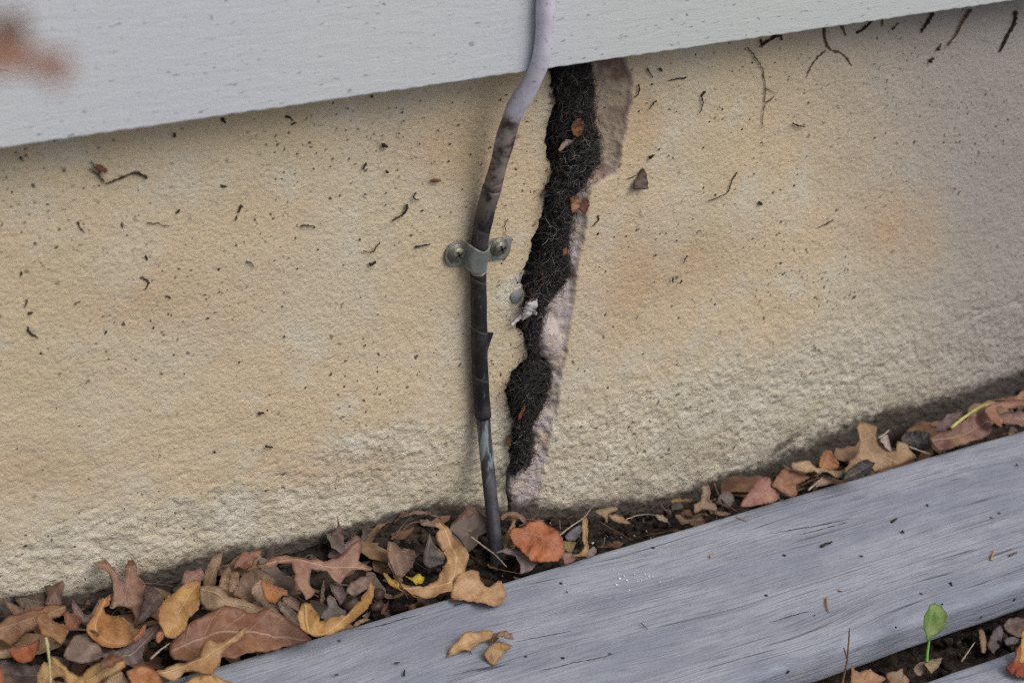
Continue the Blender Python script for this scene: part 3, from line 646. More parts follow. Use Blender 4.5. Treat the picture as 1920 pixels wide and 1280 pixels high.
leaf('orange leaf with a tiny hole at the bottom edge', (.42, .17, .06), r4([(950,1195),(1020,1162),(1080,1150),(1150,1180),(1200,1240),(1215,1300),(1150,1360),(1000,1340),(975,1260)]), r4([(960,1200),(1100,1240),(1200,1320)]), .030, .4, .1, -.3)
leaf('dull tan leaf left of the orange leaf at the bottom edge', LT, r4([(780,1285),(830,1220),(880,1188),(930,1210),(965,1270),(950,1330),(860,1370),(790,1340)]), r4([(800,1300),(940,1230)]), .028, .4, .3)
leaf('large yellow tan leaf with a rolled brown rim', (.46, .28, .10), r4([(380,1065),(440,1110),(500,1152),(590,1222),(660,1170),(760,1105),(830,1060),(890,1068),(940,1110),(942,1150),(880,1200),(760,1252),(700,1295),(620,1330),(520,1310),(480,1230),(400,1165),(365,1110)]), r4([(390,1090),(590,1270),(900,1110)]), .034, .4, -.35, 0)
leaf('brown underside rim rolled on the large yellow tan leaf', (.20, .085, .04), r4([(770,1105),(830,1062),(890,1072),(925,1105),(870,1130),(850,1160),(800,1165),(745,1160)]), r4([(770,1140),(910,1090)]), .0395, .6, .3)
leaf('tan cup shaped leaf at the foot of the pale green stalk', (.48, .30, .13), r4([(330,1120),(420,1150),(480,1190),(487,1240),(420,1232),(370,1270),(330,1310),(280,1295),(275,1230),(300,1170)]), r4([(330,1130),(380,1200),(300,1300)]), .038, .5, .3)
leaf('brown kite shaped leaf with a long thin stalk', (.33, .17, .07), r4([(262,790),(330,752),(400,820),(470,850),(512,900),(460,982),(390,935),(310,930),(290,860)]), r4([(265,795),(380,870),(470,970)]), .036, .45, .2, stem=(r4([(305,935),(300,990),(290,1040)]), 2.0))
leaf('mottled brown curled leaf at the left edge by the wall', (.29, .155, .085), r4([(-60,850),(0,822),(80,770),(200,740),(300,712),(400,690),(480,700),(495,740),(450,790),(380,800),(300,810),(270,860),(200,905),(95,972),(40,960),(-60,930)]), r4([(-40,880),(250,800),(480,710)]), .030, .4, -.3, -.2)
leaf('dark brown pointed leaf rising against the wall at far left', (.15, .085, .06), r4([(325,550),(395,545),(470,508),(482,560),(462,620),(452,690),(400,702),(335,690),(355,620)]), r4([(470,515),(350,690)]), .026, .7, .2)
leaf('dark olive leaf flat on the wall base at far left', (.10, .075, .05), r4([(90,615),(200,620),(330,600),(345,690),(230,740),(150,715)]), r4([(100,630),(330,680)]), .024, .6, .2)
leaf('small brown blade at the far left wall base', (.22, .12, .07), r4([(18,638),(90,680),(180,730),(192,760),(110,778),(60,722)]), r4([(22,642),(180,755)]), .030, .6, .2)
leaf('orange red leaf near the left edge under the kite shaped leaf', (.36, .12, .045), r4([(80,1010),(160,1000),(240,980),(305,950),(310,1000),(270,1050),(240,1112),(180,1142),(120,1112),(80,1060)]), r4([(90,1030),(300,970)]), .031, .4, .2)
leaf('pale strip end left of the orange red leaf', LT, r4([(-40,1040),(85,1035),(90,1090),(-40,1100)]), r4([(-40,1065),(85,1065)]), .027, .3, .2)
leaf('grey brown ribbed leaf in the middle of the left pile', (.20, .14, .115), r4([(500,1010),(560,922),(660,900),(740,960),(772,1060),(740,1112),(600,1132),(500,1100),(480,1060)]), r4([(540,920),(640,1120)]), .025, .3, .1, -.2)
leaf('broad purple grey leaf under the curled orange tan leaf', (.165, .12, .12), r4([(740,1030),(900,1015),(1010,980),(1100,870),(1210,840),(1170,930),(1080,1020),(1060,1112),(960,1142),(860,1060),(780,1070)]), r4([(760,1060),(1000,1050),(1200,850)]), .0225, .3, .15)
leaf('dark slate leaf filling the lower left corner', (.12, .09, .09), r4([(-40,1130),(60,1120),(200,1150),(290,1160),(300,1260),(200,1340),(-40,1340)]), r4([(-40,1180),(280,1220)]), .022, .3, .2)
leaf('red leaf sliver cut by the left edge', (.38, .11, .04), r4([(-50,1140),(0,1150),(22,1200),(35,1262),(10,1300),(-50,1300)]), r4([(-30,1150),(25,1280)]), .031, .4)
leaf('reddish brown fragment behind the mottled curled leaf', (.25, .10, .055), r4([(490,745),(560,770),(610,800),(590,860),(560,890),(500,880),(480,820)]), r4([(500,760),(580,870)]), .027, .5, .3)
leaf('mauve leaf sliver at the wall left of the pale brown oak leaf', (.22, .15, .14), r4([(540,650),(600,720),(640,770),(680,760),(750,640),(740,720),(690,780),(640,830),(560,800),(540,720)]), r4([(545,660),(640,800),(745,650)]), .024, .6, .3)
leaf('pinkish brown oak lobe behind the slit leaf', (.29, .16, .12), r4([(1358,532),(1390,430),(1440,442),(1512,418),(1532,470),(1522,512),(1440,522),(1400,542)]), r4([(1370,530),(1510,430)]), .031, .7, .1)
leaf('speckled pale leaf standing upright above the slit leaf', (.36, .25, .165), r4([(1530,562),(1520,480),(1550,390),(1600,330),(1672,298),(1652,380),(1622,460),(1612,542)]), r4([(1560,560),(1660,305)]), .030, .7, .3)
leaf('terracotta leaf tucked against the wall', (.34, .165, .105), r5([(145,430),(170,360),(230,288),(280,300),(370,278),(350,320),(310,370),(300,400),(240,432),(190,412)]), r5([(150,425),(360,285)]), .024, .6, -.2)
leaf('narrow upright tan blade left of the terracotta leaf', LT, r5([(38,580),(60,480),(110,408),(128,430),(110,520),(100,590)]), r5([(50,580),(118,415)]), .032, .7, .3)
leaf('second narrow tan blade right of the upright one', (.30, .20, .12), r5([(110,590),(125,470),(185,445),(190,520),(150,600)]), r5([(120,590),(180,450)]), .029, .7, .3)
leaf('broad dull tan leaf fanning below the terracotta leaf', (.33, .23, .15), r5([(150,610),(200,500),(300,430),(420,460),(470,520),(400,580),(350,640),(280,680)]), r5([(160,610),(440,480)]), .023, .4, .1)
leaf('long light tan blade above the large reddish leaf', (.37, .27, .17), [(372,1100),(395,1098),(415,1108),(445,1118),(475,1132),(515,1140),(530,1156),(515,1163),(470,1152),(430,1145),(400,1138),(378,1125)], [(375,1105),(450,1132),(528,1157)], .0265, .35, -.2)
leaf('pale pinkish leaf left of the burnt orange pointed leaf', (.36, .26, .20), r5([(290,560),(360,500),(385,600),(420,680),(480,700),(400,720),(320,670),(280,610)]), r5([(300,560),(470,705)]), .025, .3, .2)
leaf('burnt orange pointed leaf above the large reddish leaf', (.40, .165, .05), r5([(355,492),(400,530),(470,562),(550,592),(558,625),(520,620),(490,652),(455,692),(390,662),(368,590)]), r5([(358,498),(430,600),(548,615)]), .033, .45, .25)
leaf('large pinkish brown oak leaf spreading four lobes', (.33, .185, .135), r5([(320,400),(400,350),(500,310),(560,295),(640,330),(720,350),(860,355),(960,330),(1030,260),(1105,218),(1108,290),(1080,360),(1120,390),(1195,420),(1180,440),(1080,438),(1010,450),(985,490),(960,522),(900,500),(850,445),(740,425),(720,470),(730,560),(750,605),(720,670),(680,692),(640,612),(588,610),(605,560),(595,470),(580,385),(500,370),(440,410),(380,430),(330,430)]), r5([(330,410),(560,340),(800,390),(1180,430)]), .032, .35, .06, .15)
leaf('tan leaf pair twisted into a hook at the deck edge', (.48, .28, .095), r5([(640,740),(670,680),(722,690),(770,762),(800,812),(880,800),(990,770),(1060,700),(1110,640),(1150,580),(1162,528),(1188,580),(1190,650),(1150,730),(1090,790),(1010,850),(900,902),(840,925),(740,942),(700,900),(660,850),(640,790)]), r5([(690,690),(740,900),(950,830),(1170,550)]), .033, .4, .3, .1, wave=.002)
leaf('silvery grey lobed leaf inside the hooked tan leaf', GRY, r5([(800,785),(830,740),(862,700),(850,650),(872,615),(905,640),(930,700),(952,732),(992,750),(980,785),(880,802)]), r5([(870,620),(880,790)]), .0245, .3, .15)
leaf('grey brown strip left of the hooked tan leaf', (.22, .17, .14), r5([(485,670),(540,690),(600,740),(640,800),(650,860),(590,830),(530,780),(490,720)]), r5([(490,680),(645,850)]), .024, .4, .3)
leaf('light brown crumpled leaf between the oak lobe and hooked leaf', (.30, .20, .15), r5([(520,640),(590,640),(640,680),(640,740),(590,720),(530,690)]), r5([(525,660),(635,720)]), .0235, .4, .3)
leaf('purple brown leaf right of the oak leaf lobes', (.19, .125, .115), r5([(990,592),(1030,530),(1110,490),(1220,458),(1212,510),(1180,545),(1120,602),(1050,632)]), r5([(1000,595),(1215,465)]), .0235, .4, .2)
leaf('dark plum leaf standing between the oak lobe and acorns', (.115, .075, .08), r5([(865,520),(920,540),(980,590),(992,650),(960,692),(920,650),(880,590)]), r5([(870,525),(970,685)]), .022, .5, .25)
leaf('slender brown blade right of the pinkish oak lobe', (.17, .11, .08), r5([(800,690),(810,580),(825,500),(835,580),(830,690)]), r5([(815,690),(825,510)]), .024, .6, .2)
leaf('mauve leaf pointing up the wall above the oak leaf', (.24, .15, .145), r5([(880,250),(890,170),(928,110),(930,30),(948,110),(978,160),(960,222),(912,247)]), r5([(895,245),(932,40)]), .019, .8, .2)
leaf('brown torn leaf between wall and oak leaf', (.17, .10, .09), r5([(860,330),(900,260),(980,240),(1030,200),(1060,170),(1100,180),(1090,225),(1030,262),(960,330),(900,345)]), r5([(870,320),(1080,190)]), .017, .6, .2)
leaf('brown curled leaf with a white mouldy middle', (.20, .125, .095), r5([(1300,350),(1310,218),(1362,228),(1400,282),(1470,290),(1497,342),(1480,422),(1420,482),(1350,462),(1310,420)]), r5([(1320,240),(1430,470)]), .020, .45, .3)
leaf('dark leaf with a silvery rim standing in the soil', (.16, .145, .15), r5([(1572,370),(1580,310),(1622,158),(1650,250),(1705,310),(1712,382),(1620,422)]), r5([(1600,410),(1625,170)]), .014, .6, .3)
leaf('small bright yellow leaf on the dark soil', (.55, .42, .03), r5([(1430,468),(1460,480),(1490,488),(1530,463),(1578,490),(1572,530),(1520,542),(1495,520),(1470,500)]), r5([(1435,470),(1570,515)]), .018, .3, .2, thick=.0002)
leaf('small pale leaf at the deck edge below the hook', LT, r5([(1045,850),(1080,815),(1130,798),(1170,805),(1120,830),(1060,855)]), r5([(1050,850),(1160,805)]), .018, .3, .2)
# ---- middle
leaf('long crinkled tan leaf bent like an L', (.48, .30, .15), r6([(470,250),(480,210),(515,183),(560,230),(610,310),(650,390),(680,460),(684,540),(640,560),(610,600),(600,690),(540,702),(450,722),(400,715),(300,692),(245,640),(250,610),(330,632),(420,632),(470,602),(515,585),(520,540),(542,510),(518,440),(532,390),(500,340),(478,295),(510,255)]), r6([(520,190),(600,400),(590,600),(270,650)]), .026, .4, .25, 0, wave=.0025)
leaf('yellow folded edge at the tip of the L shaped leaf', (.45, .28, .06), r6([(128,548),(180,572),(250,620),(300,665),(410,712),(330,705),(220,648),(160,600)]), r6([(135,553),(260,650),(400,708)]), .024, .4, .2)
leaf('light tan wavy leaf lying across the back edge of the deck', (.50, .31, .17), r6([(600,620),(640,560),(700,545),(762,548),(790,600),(840,640),(870,620),(920,615),(942,660),(960,690),(932,750),(870,778),(800,780),(755,760),(740,730),(690,730),(640,740),(590,700)]), r6([(610,630),(760,655),(950,690)]), .0180, .15, .05, .15, wave=.0012)
leaf('light tan curved leaf alone on the deck, left of a pair', (.52, .34, .17), r6([(555,1095),(575,1060),(592,1030),(650,978),(720,940),(790,945),(862,962),(850,1000),(790,1012),(740,1050),(700,1065),(620,1076),(580,1085)]), r6([(560,1092),(700,1010),(858,978)]), .0172, .2, .25, .1)
leaf('rolled tan leaf on the deck, right of a pair', (.50, .32, .15), r6([(808,1078),(850,1030),(895,980),(930,960),(1002,990),(1012,1000),(945,1070),(940,1085),(900,1130),(878,1150),(840,1118)]), r6([(860,1050),(925,1075)]), .0180, .25, -.5, wave=.0008)
leaf('dark red brown fold joining the pair of leaves on the deck', (.12, .055, .035), r6([(845,1005),(870,950),(910,945),(905,985),(880,1010)]), r6([(850,1000),(900,950)]), .0175, .3, .3)
leaf('pinkish curl at the top of the rolled leaf on the deck', (.36, .22, .16), r6([(895,978),(905,942),(950,938),(990,955),(1008,990),(985,988),(930,968)]), r6([(900,965),(1000,985)]), .0205, .3, .3)
leaf('bright orange broad leaf with a pale midrib beside the cable foot', (.43, .150, .062), r6([(972,285),(1000,245),(1060,242),(1120,212),(1170,200),(1240,240),(1292,290),(1332,340),(1347,410),(1305,458),(1235,472),(1150,466),(1095,430),(1050,375),(1000,332)]), r6([(990,270),(1130,285),(1270,365),(1320,420)]), .024, .30, .05, -.15, wave=.0012)
leaf('narrow tan blade between the cable foot and the orange leaf', (.40, .28, .14), r6([(940,390),(955,290),(1000,205),(1022,188),(995,290),(962,372)]), r6([(945,385),(1015,195)]), .022, .5, .3)
leaf('arched purple grey leaf in front of the cable foot', (.24, .19, .195), r6([(880,410),(960,385),(1050,398),(1112,430),(1152,490),(1112,548),(1052,572),(1050,500),(1010,440),(940,410)]), r6([(885,410),(1050,420),(1080,550)]), .017, .35, .3)
leaf('brown leaf curled behind the cable foot', (.20, .115, .085), r6([(595,240),(640,170),(690,110),(742,93),(772,150),(832,200),(850,255),(770,262),(700,282)]), r6([(600,240),(740,180),(740,100)]), .016, .6, .2)
leaf('brown arched strip against the wall right of the cable', (.24, .13, .08), r6([(915,180),(950,145),(1010,138),(1060,160),(1092,212),(1070,215),(1030,175),(970,165),(930,195)]), r6([(920,185),(1010,150),(1085,212)]), .012, .5, .2)
leaf('long brown curled strip along the wall above the L leaf', (.22, .135, .10), r6([(255,145),(330,128),(430,138),(500,170),(520,190),(430,160),(340,160),(260,180),(215,215),(230,170)]), r6([(225,200),(350,145),(510,180)]), .010, .6, .2)
leaf('pale brown strip above the L leaf', (.27, .20, .15), r6([(380,190),(430,195),(500,225),(530,245),(450,240),(390,225)]), r6([(385,205),(520,240)]), .012, .4, .2)
leaf('thin tan strip on the soil at the wall, left of the L leaf', (.33, .21, .11), r6([(22,290),(80,240),(150,205),(185,195),(120,250),(45,305)]), r6([(28,295),(180,200)]), .013, .4, .2)
leaf('upright tan blade right of the orange leaf', (.45, .29, .12), r6([(1465,190),(1490,172),(1503,210),(1500,330),(1505,400),(1480,440),(1400,432),(1450,410),(1480,370),(1465,290)]), r6([(1488,180),(1485,330),(1420,435)]), .024, .5, .2)
leaf('yellow green scrap right of the orange leaf', (.36, .28, .12), r6([(1338,330),(1400,340),(1420,350),(1395,405),(1350,395)]), r6([(1345,335),(1400,400)]), .016, .3, .1)
leaf('pinkish brown scrap at the deck edge right of the orange leaf', (.28, .16, .13), r6([(1325,415),(1380,410),(1432,440),(1400,470),(1340,492)]), r6([(1330,420),(1400,470)]), .018, .3, .1)
leaf('small mauve leaf at the deck edge right of the upright blade', (.24, .18, .175), r6([(1500,395),(1540,370),(1562,400),(1540,430),(1490,445)]), r6([(1500,440),(1550,375)]), .017, .3, .1)
leaf('olive tan oak scrap leaning on the wall right of the crack', (.36, .26, .13), r6([(1548,138),(1600,118),(1690,105),(1698,125),(1640,150),(1628,190),(1612,220),(1602,180)]), r6([(1560,140),(1690,112)]), .009, .6, .2)
leaf('brown blade lying right of the olive tan oak scrap', (.33, .21, .13), r6([(1635,160),(1690,160),(1750,190),(1790,218),(1740,222),(1670,205)]), r6([(1640,165),(1780,215)]), .006, .3, .3)
leaf('slate blue leaf scrap right of the orange leaf', (.17, .18, .22), r6([(1350,300),(1390,260),(1450,225),(1460,270),(1420,325),(1370,335)]), r6([(1360,310),(1450,240)]), .012, .3, .1)
# ---- right
leaf('tan torn oak scrap standing in the gap right of centre', (.33, .23, .155), r7([(780,790),(775,735),(822,710),(842,650),(835,608),(882,602),(892,650),(880,700),(920,735),(915,782),(850,762),(820,780)]), r7([(860,610),(845,770)]), .014, .6, .2)
leaf('yellow tan strip left of the torn oak scrap', (.38, .25, .10), r7([(630,708),(680,690),(770,700),(760,716),(700,712),(640,722)]), r7([(635,715),(765,705)]), .006, .4, .2)
leaf('mauve leaf right of the torn oak scrap', (.21, .165, .165), r7([(945,690),(985,645),(1040,660),(1052,700),(1020,752),(970,740)]), r7([(955,700),(1040,680)]), .014, .5, .2)
leaf('pale brown strip at the deck edge under the torn oak scrap', (.27, .18, .12), r7([(925,775),(980,780),(1030,795),(980,808),(930,800)]), r7([(930,785),(1025,795)]), .018, .3, .2)
leaf('greyish leaf in the soil beside the thin arched stem', (.26, .21, .17), r7([(528,800),(560,798),(600,820),(620,848),(580,845),(540,828)]), r7([(530,805),(615,845)]), .007, .3, .2)
leaf('brown scrap in the soil left of the torn oak scrap', (.20, .13, .095), r7([(660,800),(700,800),(740,830),(830,815),(850,835),(770,850),(700,880),(680,840)]), r7([(665,805),(840,830)]), .008, .3, .2)
leaf('reddish pink leaf with a pale vein at the deck edge', (.34, .165, .13), r7([(1100,735),(1150,652),(1200,572),(1250,550),(1300,590),(1330,640),(1347,690),(1300,722),(1220,738),(1130,747)]), r7([(1110,735),(1200,670),(1320,660)]), .020, .5, .25)
leaf('brown leaf right of the reddish pink leaf', (.31, .15, .085), r7([(1310,600),(1350,520),(1400,498),(1480,520),(1552,545),(1520,572),(1462,600),(1472,662),(1430,682),(1380,652),(1340,622)]), r7([(1320,600),(1400,590),(1540,548)]), .023, .5, .2)
leaf('tan arched leaf bridging to the big tan oak leaf', (.40, .28, .165), r8([(-80,770),(0,758),(80,765),(150,800),(230,810),(300,830),(360,850),(350,885),(310,890),(230,842),(150,850),(80,852),(0,850),(-60,830)]), r8([(-70,800),(80,800),(340,870)]), .027, .5, .15)
leaf('orange crumpled scrap behind the tan arched leaf', (.42, .19, .07), r8([(165,800),(175,710),(215,655),(265,660),(275,710),(305,745),(305,810),(250,825)]), r8([(190,800),(250,670)]), .022, .6, .3)
leaf('big tan oak leaf standing against the wall on the right', (.37, .245, .135), r8([(470,450),(510,422),(590,412),(640,450),(640,530),(680,600),(740,650),(800,680),(820,580),(870,600),(930,650),(1000,717),(880,772),(740,812),(620,842),(600,790),(540,752),(440,800),(380,872),(320,890),(330,840),(380,780),(450,722),(502,670),(500,600),(480,530)]), r8([(560,430),(590,650),(850,760)]), .024, .55, .12, .1)
leaf('white edged flap in front of the big tan oak leaf', (.40, .34, .29), r8([(668,560),(742,515),(765,590),(780,668),(725,640)]), r8([(740,530),(770,660)]), .027, .5, .2)
leaf('blackish leaf right of the big tan oak leaf', (.028, .026, .030), r8([(870,560),(890,510),(1000,495),(1100,520),(1130,580),(1110,650),(1000,640),(900,600)]), r8([(880,560),(1110,600)]), .018, .5, .1)
leaf('blackish torn scrap in front of the big tan oak leaf', (.035, .032, .037), r8([(380,900),(400,840),(460,790),(550,745),(635,775),(600,820),(605,860),(470,905)]), r8([(390,890),(620,780)]), .029, .4, .2)
leaf('plum brown leaf with a yellow stalk at the far right', (.215, .105, .08), r8([(1120,532),(1200,508),(1300,470),(1400,400),(1500,335),(1590,290),(1625,380),(1642,460),(1600,542),(1450,590),(1300,642),(1210,662),(1150,602)]), r8([(1140,570),(1400,520),(1620,400)]), .024, .5, .1, stem=(r8([(1288,470),(1400,380),(1550,285),(1660,265)]), 3.5, SEEDG))
leaf('mauve leaf behind the yellow stalk', (.25, .165, .165), r8([(1160,490),(1180,440),(1250,350),(1290,345),(1380,330),(1360,390),(1290,460),(1220,500)]), r8([(1170,490),(1370,340)]), .020, .6, .1)
leaf('red brown crinkled leaf cut by the right edge', (.27, .11, .07), r8([(1590,290),(1650,262),(1780,240),(1920,230),(2010,240),(2010,290),(1900,290),(1780,300),(1700,290),(1690,340),(1740,400),(1700,482),(1640,432),(1600,362)]), r8([(1600,300),(1760,270),(2000,265)]), .031, .5, .2)
leaf('dusky pink leaf under the crinkled one at the right edge', (.27, .15, .13), r8([(1700,350),(1800,330),(1920,330),(2010,330),(2010,440),(1880,462),(1760,415)]), r8([(1710,370),(2000,390)]), .024, .4, .2)
leaf('brown leaf behind the crinkled one at the right edge', (.25, .12, .06), r8([(1640,230),(1750,205),(1850,190),(1890,150),(2000,140),(2000,240),(1800,240)]), r8([(1650,230),(2000,180)]), .026, .7, .2)
leaf('light brown scrap at the deck edge left of the big tan oak leaf', (.30, .20, .15), r8([(130,950),(180,905),(260,900),(300,930),(200,960),(140,975)]), r8([(140,960),(290,920)]), .020, .3, .2)
# ---- lower right
gl = leaf('green seedling leaf with brown rims rising from the deck gap', (.085, .27, .045), r9([(1160,850),(1165,790),(1190,730),(1215,695),(1250,680),(1290,705),(1315,765),(1310,830),(1290,882),(1235,938),(1203,962),(1185,902),(1168,875)]), r9([(1203,960),(1215,850),(1250,690)]), .030, .55, .25, .1, name='seedling', cat='seedling', stem=(r9([(1185,1125),(1190,1050),(1203,965)]), 3.0, GREENM), wave=.0008)
leaf('tan oak leaf in the deck gap cut by the bottom edge', (.44, .25, .13), r9([(620,1300),(630,1220),(625,1145),(680,1190),(760,1185),(800,1205),(880,1245),(830,1290),(760,1370),(640,1370)]), r9([(640,1160),(730,1270),(860,1250)]), .020, .4, .2)
leaf('small tan bent leaf at the seedling foot', (.36, .27, .15), r9([(1172,1125),(1230,1108),(1282,1110),(1270,1160),(1232,1205),(1205,1180)]), r9([(1175,1125),(1235,1195)]), .012, .4, .3)
leaf('pale curled scrap left of the seedling foot', (.30, .21, .15), r9([(1090,1170),(1130,1130),(1178,1120),(1160,1150),(1180,1180),(1140,1230),(1110,1215)]), r9([(1100,1200),(1165,1135)]), .009, .4, .3)
leaf('brown scrap between the tan oak leaf and seedling', (.27, .18, .12), r9([(890,1205),(950,1195),(1005,1178),(1010,1215),(1060,1255),(1040,1300),(960,1330),(900,1290)]), r9([(900,1210),(1040,1280)]), .011, .3, .2)
leaf('deep red leaf on the corner deck board', (.30, .065, .030), r9([(1780,1170),(1800,1140),(1850,1100),(1845,1040),(1880,1015),(1960,1015),(1990,1120),(1980,1230),(1910,1255),(1850,1240),(1800,1210)]), r9([(1815,1090),(1900,1140),(1980,1200)]), .0175, .2, .15, .1)
leaf('yellow leaf just entering the right edge above the deck board', (.60, .36, .04), r9([(1890,960),(1905,900),(1960,860),(1990,1000),(1960,1090),(1905,1130),(1882,1110),(1895,1060)]), r9([(1900,1110),(1960,900)]), .030, .3, .2)
for i, (pts, lab, c_) in enumerate([([(1578,885),(1610,880),(1640,960),(1632,1050),(1600,1040)], 'tan wood chip leftmost in the deck gap', (.24, .15, .10)),
        ([(1650,1000),(1690,880),(1740,838),(1765,900),(1740,1000),(1690,1060)], 'grey wood chip in the middle of the deck gap', (.14, .115, .12)),
        ([(1770,850),(1800,800),(1870,790),(1960,800),(1950,920),(1880,940),(1800,900)], 'brown curled bark chip at the right end of the deck gap', (.17, .115, .09)),
        ([(1770,950),(1830,930),(1880,950),(1860,985),(1790,990)], 'small grey chip under the brown bark chip', (.15, .13, .14))]):
    leaf(lab, c_, r9(pts), [r9(pts)[0], r9(pts)[len(pts)//2]], -.006+.001*i, .3, .2, -.3, name='wood_chip', cat='wood chip', thick=.0010, guard=False)
# ---- leaf near the lens, hanging in front of the siding
dfr = CP+ray(40, 100)*.205
fg = leaf('blurred pinkish brown leaf close to the lens in the upper left corner', (.50, .27, .20), [(-60,75),(0,70),(40,78),(80,98),(128,98),(138,118),(132,148),(108,166),(88,150),(60,135),(0,140),(-60,140)], [(-60,105),(60,112),(125,130)], frame=(dfr, -RC[:, 2]*-1.0), guard=False, fold=.1, wave=.0003, name='hanging_leaf', spacing=.0006)
kb = CP+ray(32, 60)*.207; V, F = tube_geo(np.array([kb+RC[:, 1]*k*.0012+RC[:, 0]*-.0002*k for k in range(-1, 3)]), np.array([.7, 1.3, 1.2, .5])*.001, 8)
mesh_obj('leaf_bud', [tuple(v) for v in V], F, TWIGBR, fg)
V, F = tube_geo(smooth_path([CP+ray(32, 62)*.207, CP+ray(-60, 30)*.205, CP+ray(-260, -60)*.22, CP+ray(-700, -300)*.36, CP+ray(-1500, -900)*.5], 20), .0008, 8)
mesh_obj('twig', [tuple(v) for v in V], F, TWIGBR, fg)

# ================================================================== LITTER, CRUMBS, TWIGS
mb = MB(); rs = np.random.RandomState(5)
def in_gap(rs): 
    x = rs.uniform(-.29, .40); return x, rs.uniform(YI-.002, -.003)
lit = []
for i in range(520):
    x, y = in_gap(rs)
    dens = np.interp(x, [-.3, -.10, -.05, .02, .10, .25, .4], [1, .9, .30, .16, .28, .7, .8])
    if rs.rand() > dens: continue
    z = float(soil_z(np.array(x), np.array(y)))+rs.uniform(.0005, .0050)
    L = rs.uniform(.005, .017); w = L*rs.uniform(.3, .7); a = rs.uniform(0, 6.28); nn = Vector((rs.normal(0, .3), rs.normal(-.15, .3), 1)).normalized()
    t1 = nn.cross(Vector((math.cos(a), math.sin(a), 0))).normalized(); t2 = nn.cross(t1); K = 9; V = []; F = []
    cu = rs.uniform(-.15, .25)/L; R_ = [rs.uniform(.30, 1.2) for _ in range(K)]
    for ring in (0, .5, 1):
        for k in range(K if ring else 1):
            b = 2*math.pi*k/K; u, v = L*.5*math.cos(b)*ring*R_[k], w*.5*math.sin(b)*ring*R_[k]
            q = Vector((x, y, z))+t1*u+t2*v+nn*(cu*(u*u+v*v)*6+rs.normal(0, .0003)); q.y = min(q.y, -.0012); V.append(tuple(q))
    for k in range(K): F.append((0, 1+k, 1+(k+1) % K)); F.append((1+k, 1+K+k, 1+K+(k+1) % K, 1+(k+1) % K))
    lit.append((i % 3, V, F))
for i in range(230):
    x = rs.uniform(-.30, .40); y = rs.uniform(YI-.001, -.004)
    if rs.rand() > np.interp(x, [-.3, -.125, -.075, .02, .10, .25, .4], [1, .95, .05, .0, .0, .35, .5]): continue
    z = float(soil_z(np.array(x), np.array(y)))+rs.uniform(.002, .009); L = rs.uniform(.014, .032); w = L*rs.uniform(.35, .6); a = rs.uniform(0, 6.28)
    nn = Vector((rs.normal(0, .25), rs.normal(-.15, .25), 1)).normalized(); t1 = nn.cross(Vector((math.cos(a), math.sin(a), 0))).normalized(); t2 = nn.cross(t1); K = 18; V = []; F = []
    R_ = [1-.35*abs(math.sin(3*math.pi*k/K+a))*rs.uniform(.2, 1.3) for k in range(K)]; fo = rs.uniform(-.3, .5); c1_ = rs.uniform(-.5, .5)/L; nr = 5
    for ring in range(nr):
        for k in range(K if ring else 1):
            b = 2*math.pi*k/K; q_ = ring/(nr-1); u, v = L*.5*math.cos(b)*q_*(1-(1-R_[k])*.4), w*.5*math.sin(b)*q_*R_[k]
            q = Vector((x, y, z))+t1*u+t2*v+nn*(fo*abs(v)+c1_*u*u+.0010*float(vn(u*260+i, v*260))+rs.normal(0, .00012))
            q.y = min(q.y, -.0012); q.z = max(q.z, float(soil_z(np.array(q.x), np.array(q.y)))+.0002) if q.y > YI else max(q.z, ZD+.0004)
            if q.y < YI+.001 and z < ZD+.004: q.y = YI+.001
            V.append(tuple(q))
    for k in range(K):
        F.append((0, 1+k, 1+(k+1) % K))
        for r_ in range(nr-2): o1, o2 = 1+r_*K, 1+(r_+1)*K; F.append((o1+k, o2+k, o2+(k+1) % K, o1+(k+1) % K))
    lit.append((i % 3, V, F))
LIT = [m_plain('litter_brown', (.20, .105, .065), .7, .65, 90, .0005), m_plain('litter_grey', (.15, .115, .10), .75, .6, 90, .0005), m_plain('litter_tan', (.27, .17, .10), .7, .6, 90, .0005)]
V = []; F = []; mi = []
for m_, v, f in lit: n = len(V); V += v; F += [tuple(i+n for i in q) for q in f]; mi += [m_]*len(f)
for i in range(170):
    x, y = in_gap(rs); z = float(soil_z(np.array(x), np.array(y)))+rs.uniform(.001, .006); a = rs.normal(.2, .9); L = rs.uniform(.004, .022)
    q = smooth_path([np.array([x+math.cos(a)*L*k, min(-.0015, y+math.sin(a)*L*k*.7+rs.normal(0, .0006)), z+rs.normal(0, .0008)]) for k in (-.5, 0, .5)], 6)
    v, f = tube_geo(q, rs.uniform(.00015, .0004), 4); n = len(V); V += [tuple(p) for p in v]; F += [tuple(i_+n for i_ in q_) for q_ in f]; mi += [rs.randint(0, 3)]*len(f)
lo_ = mesh_obj('leaf_litter', V, F, LIT[0], None, True); [lo_.data.materials.append(m) for m in LIT[1:]]; lo_.data.polygons.foreach_set('material_index', mi)
tag(lo_, 'crumbled brown leaf litter filling the strip between wall and deck', 'leaf litter', kind='stuff')
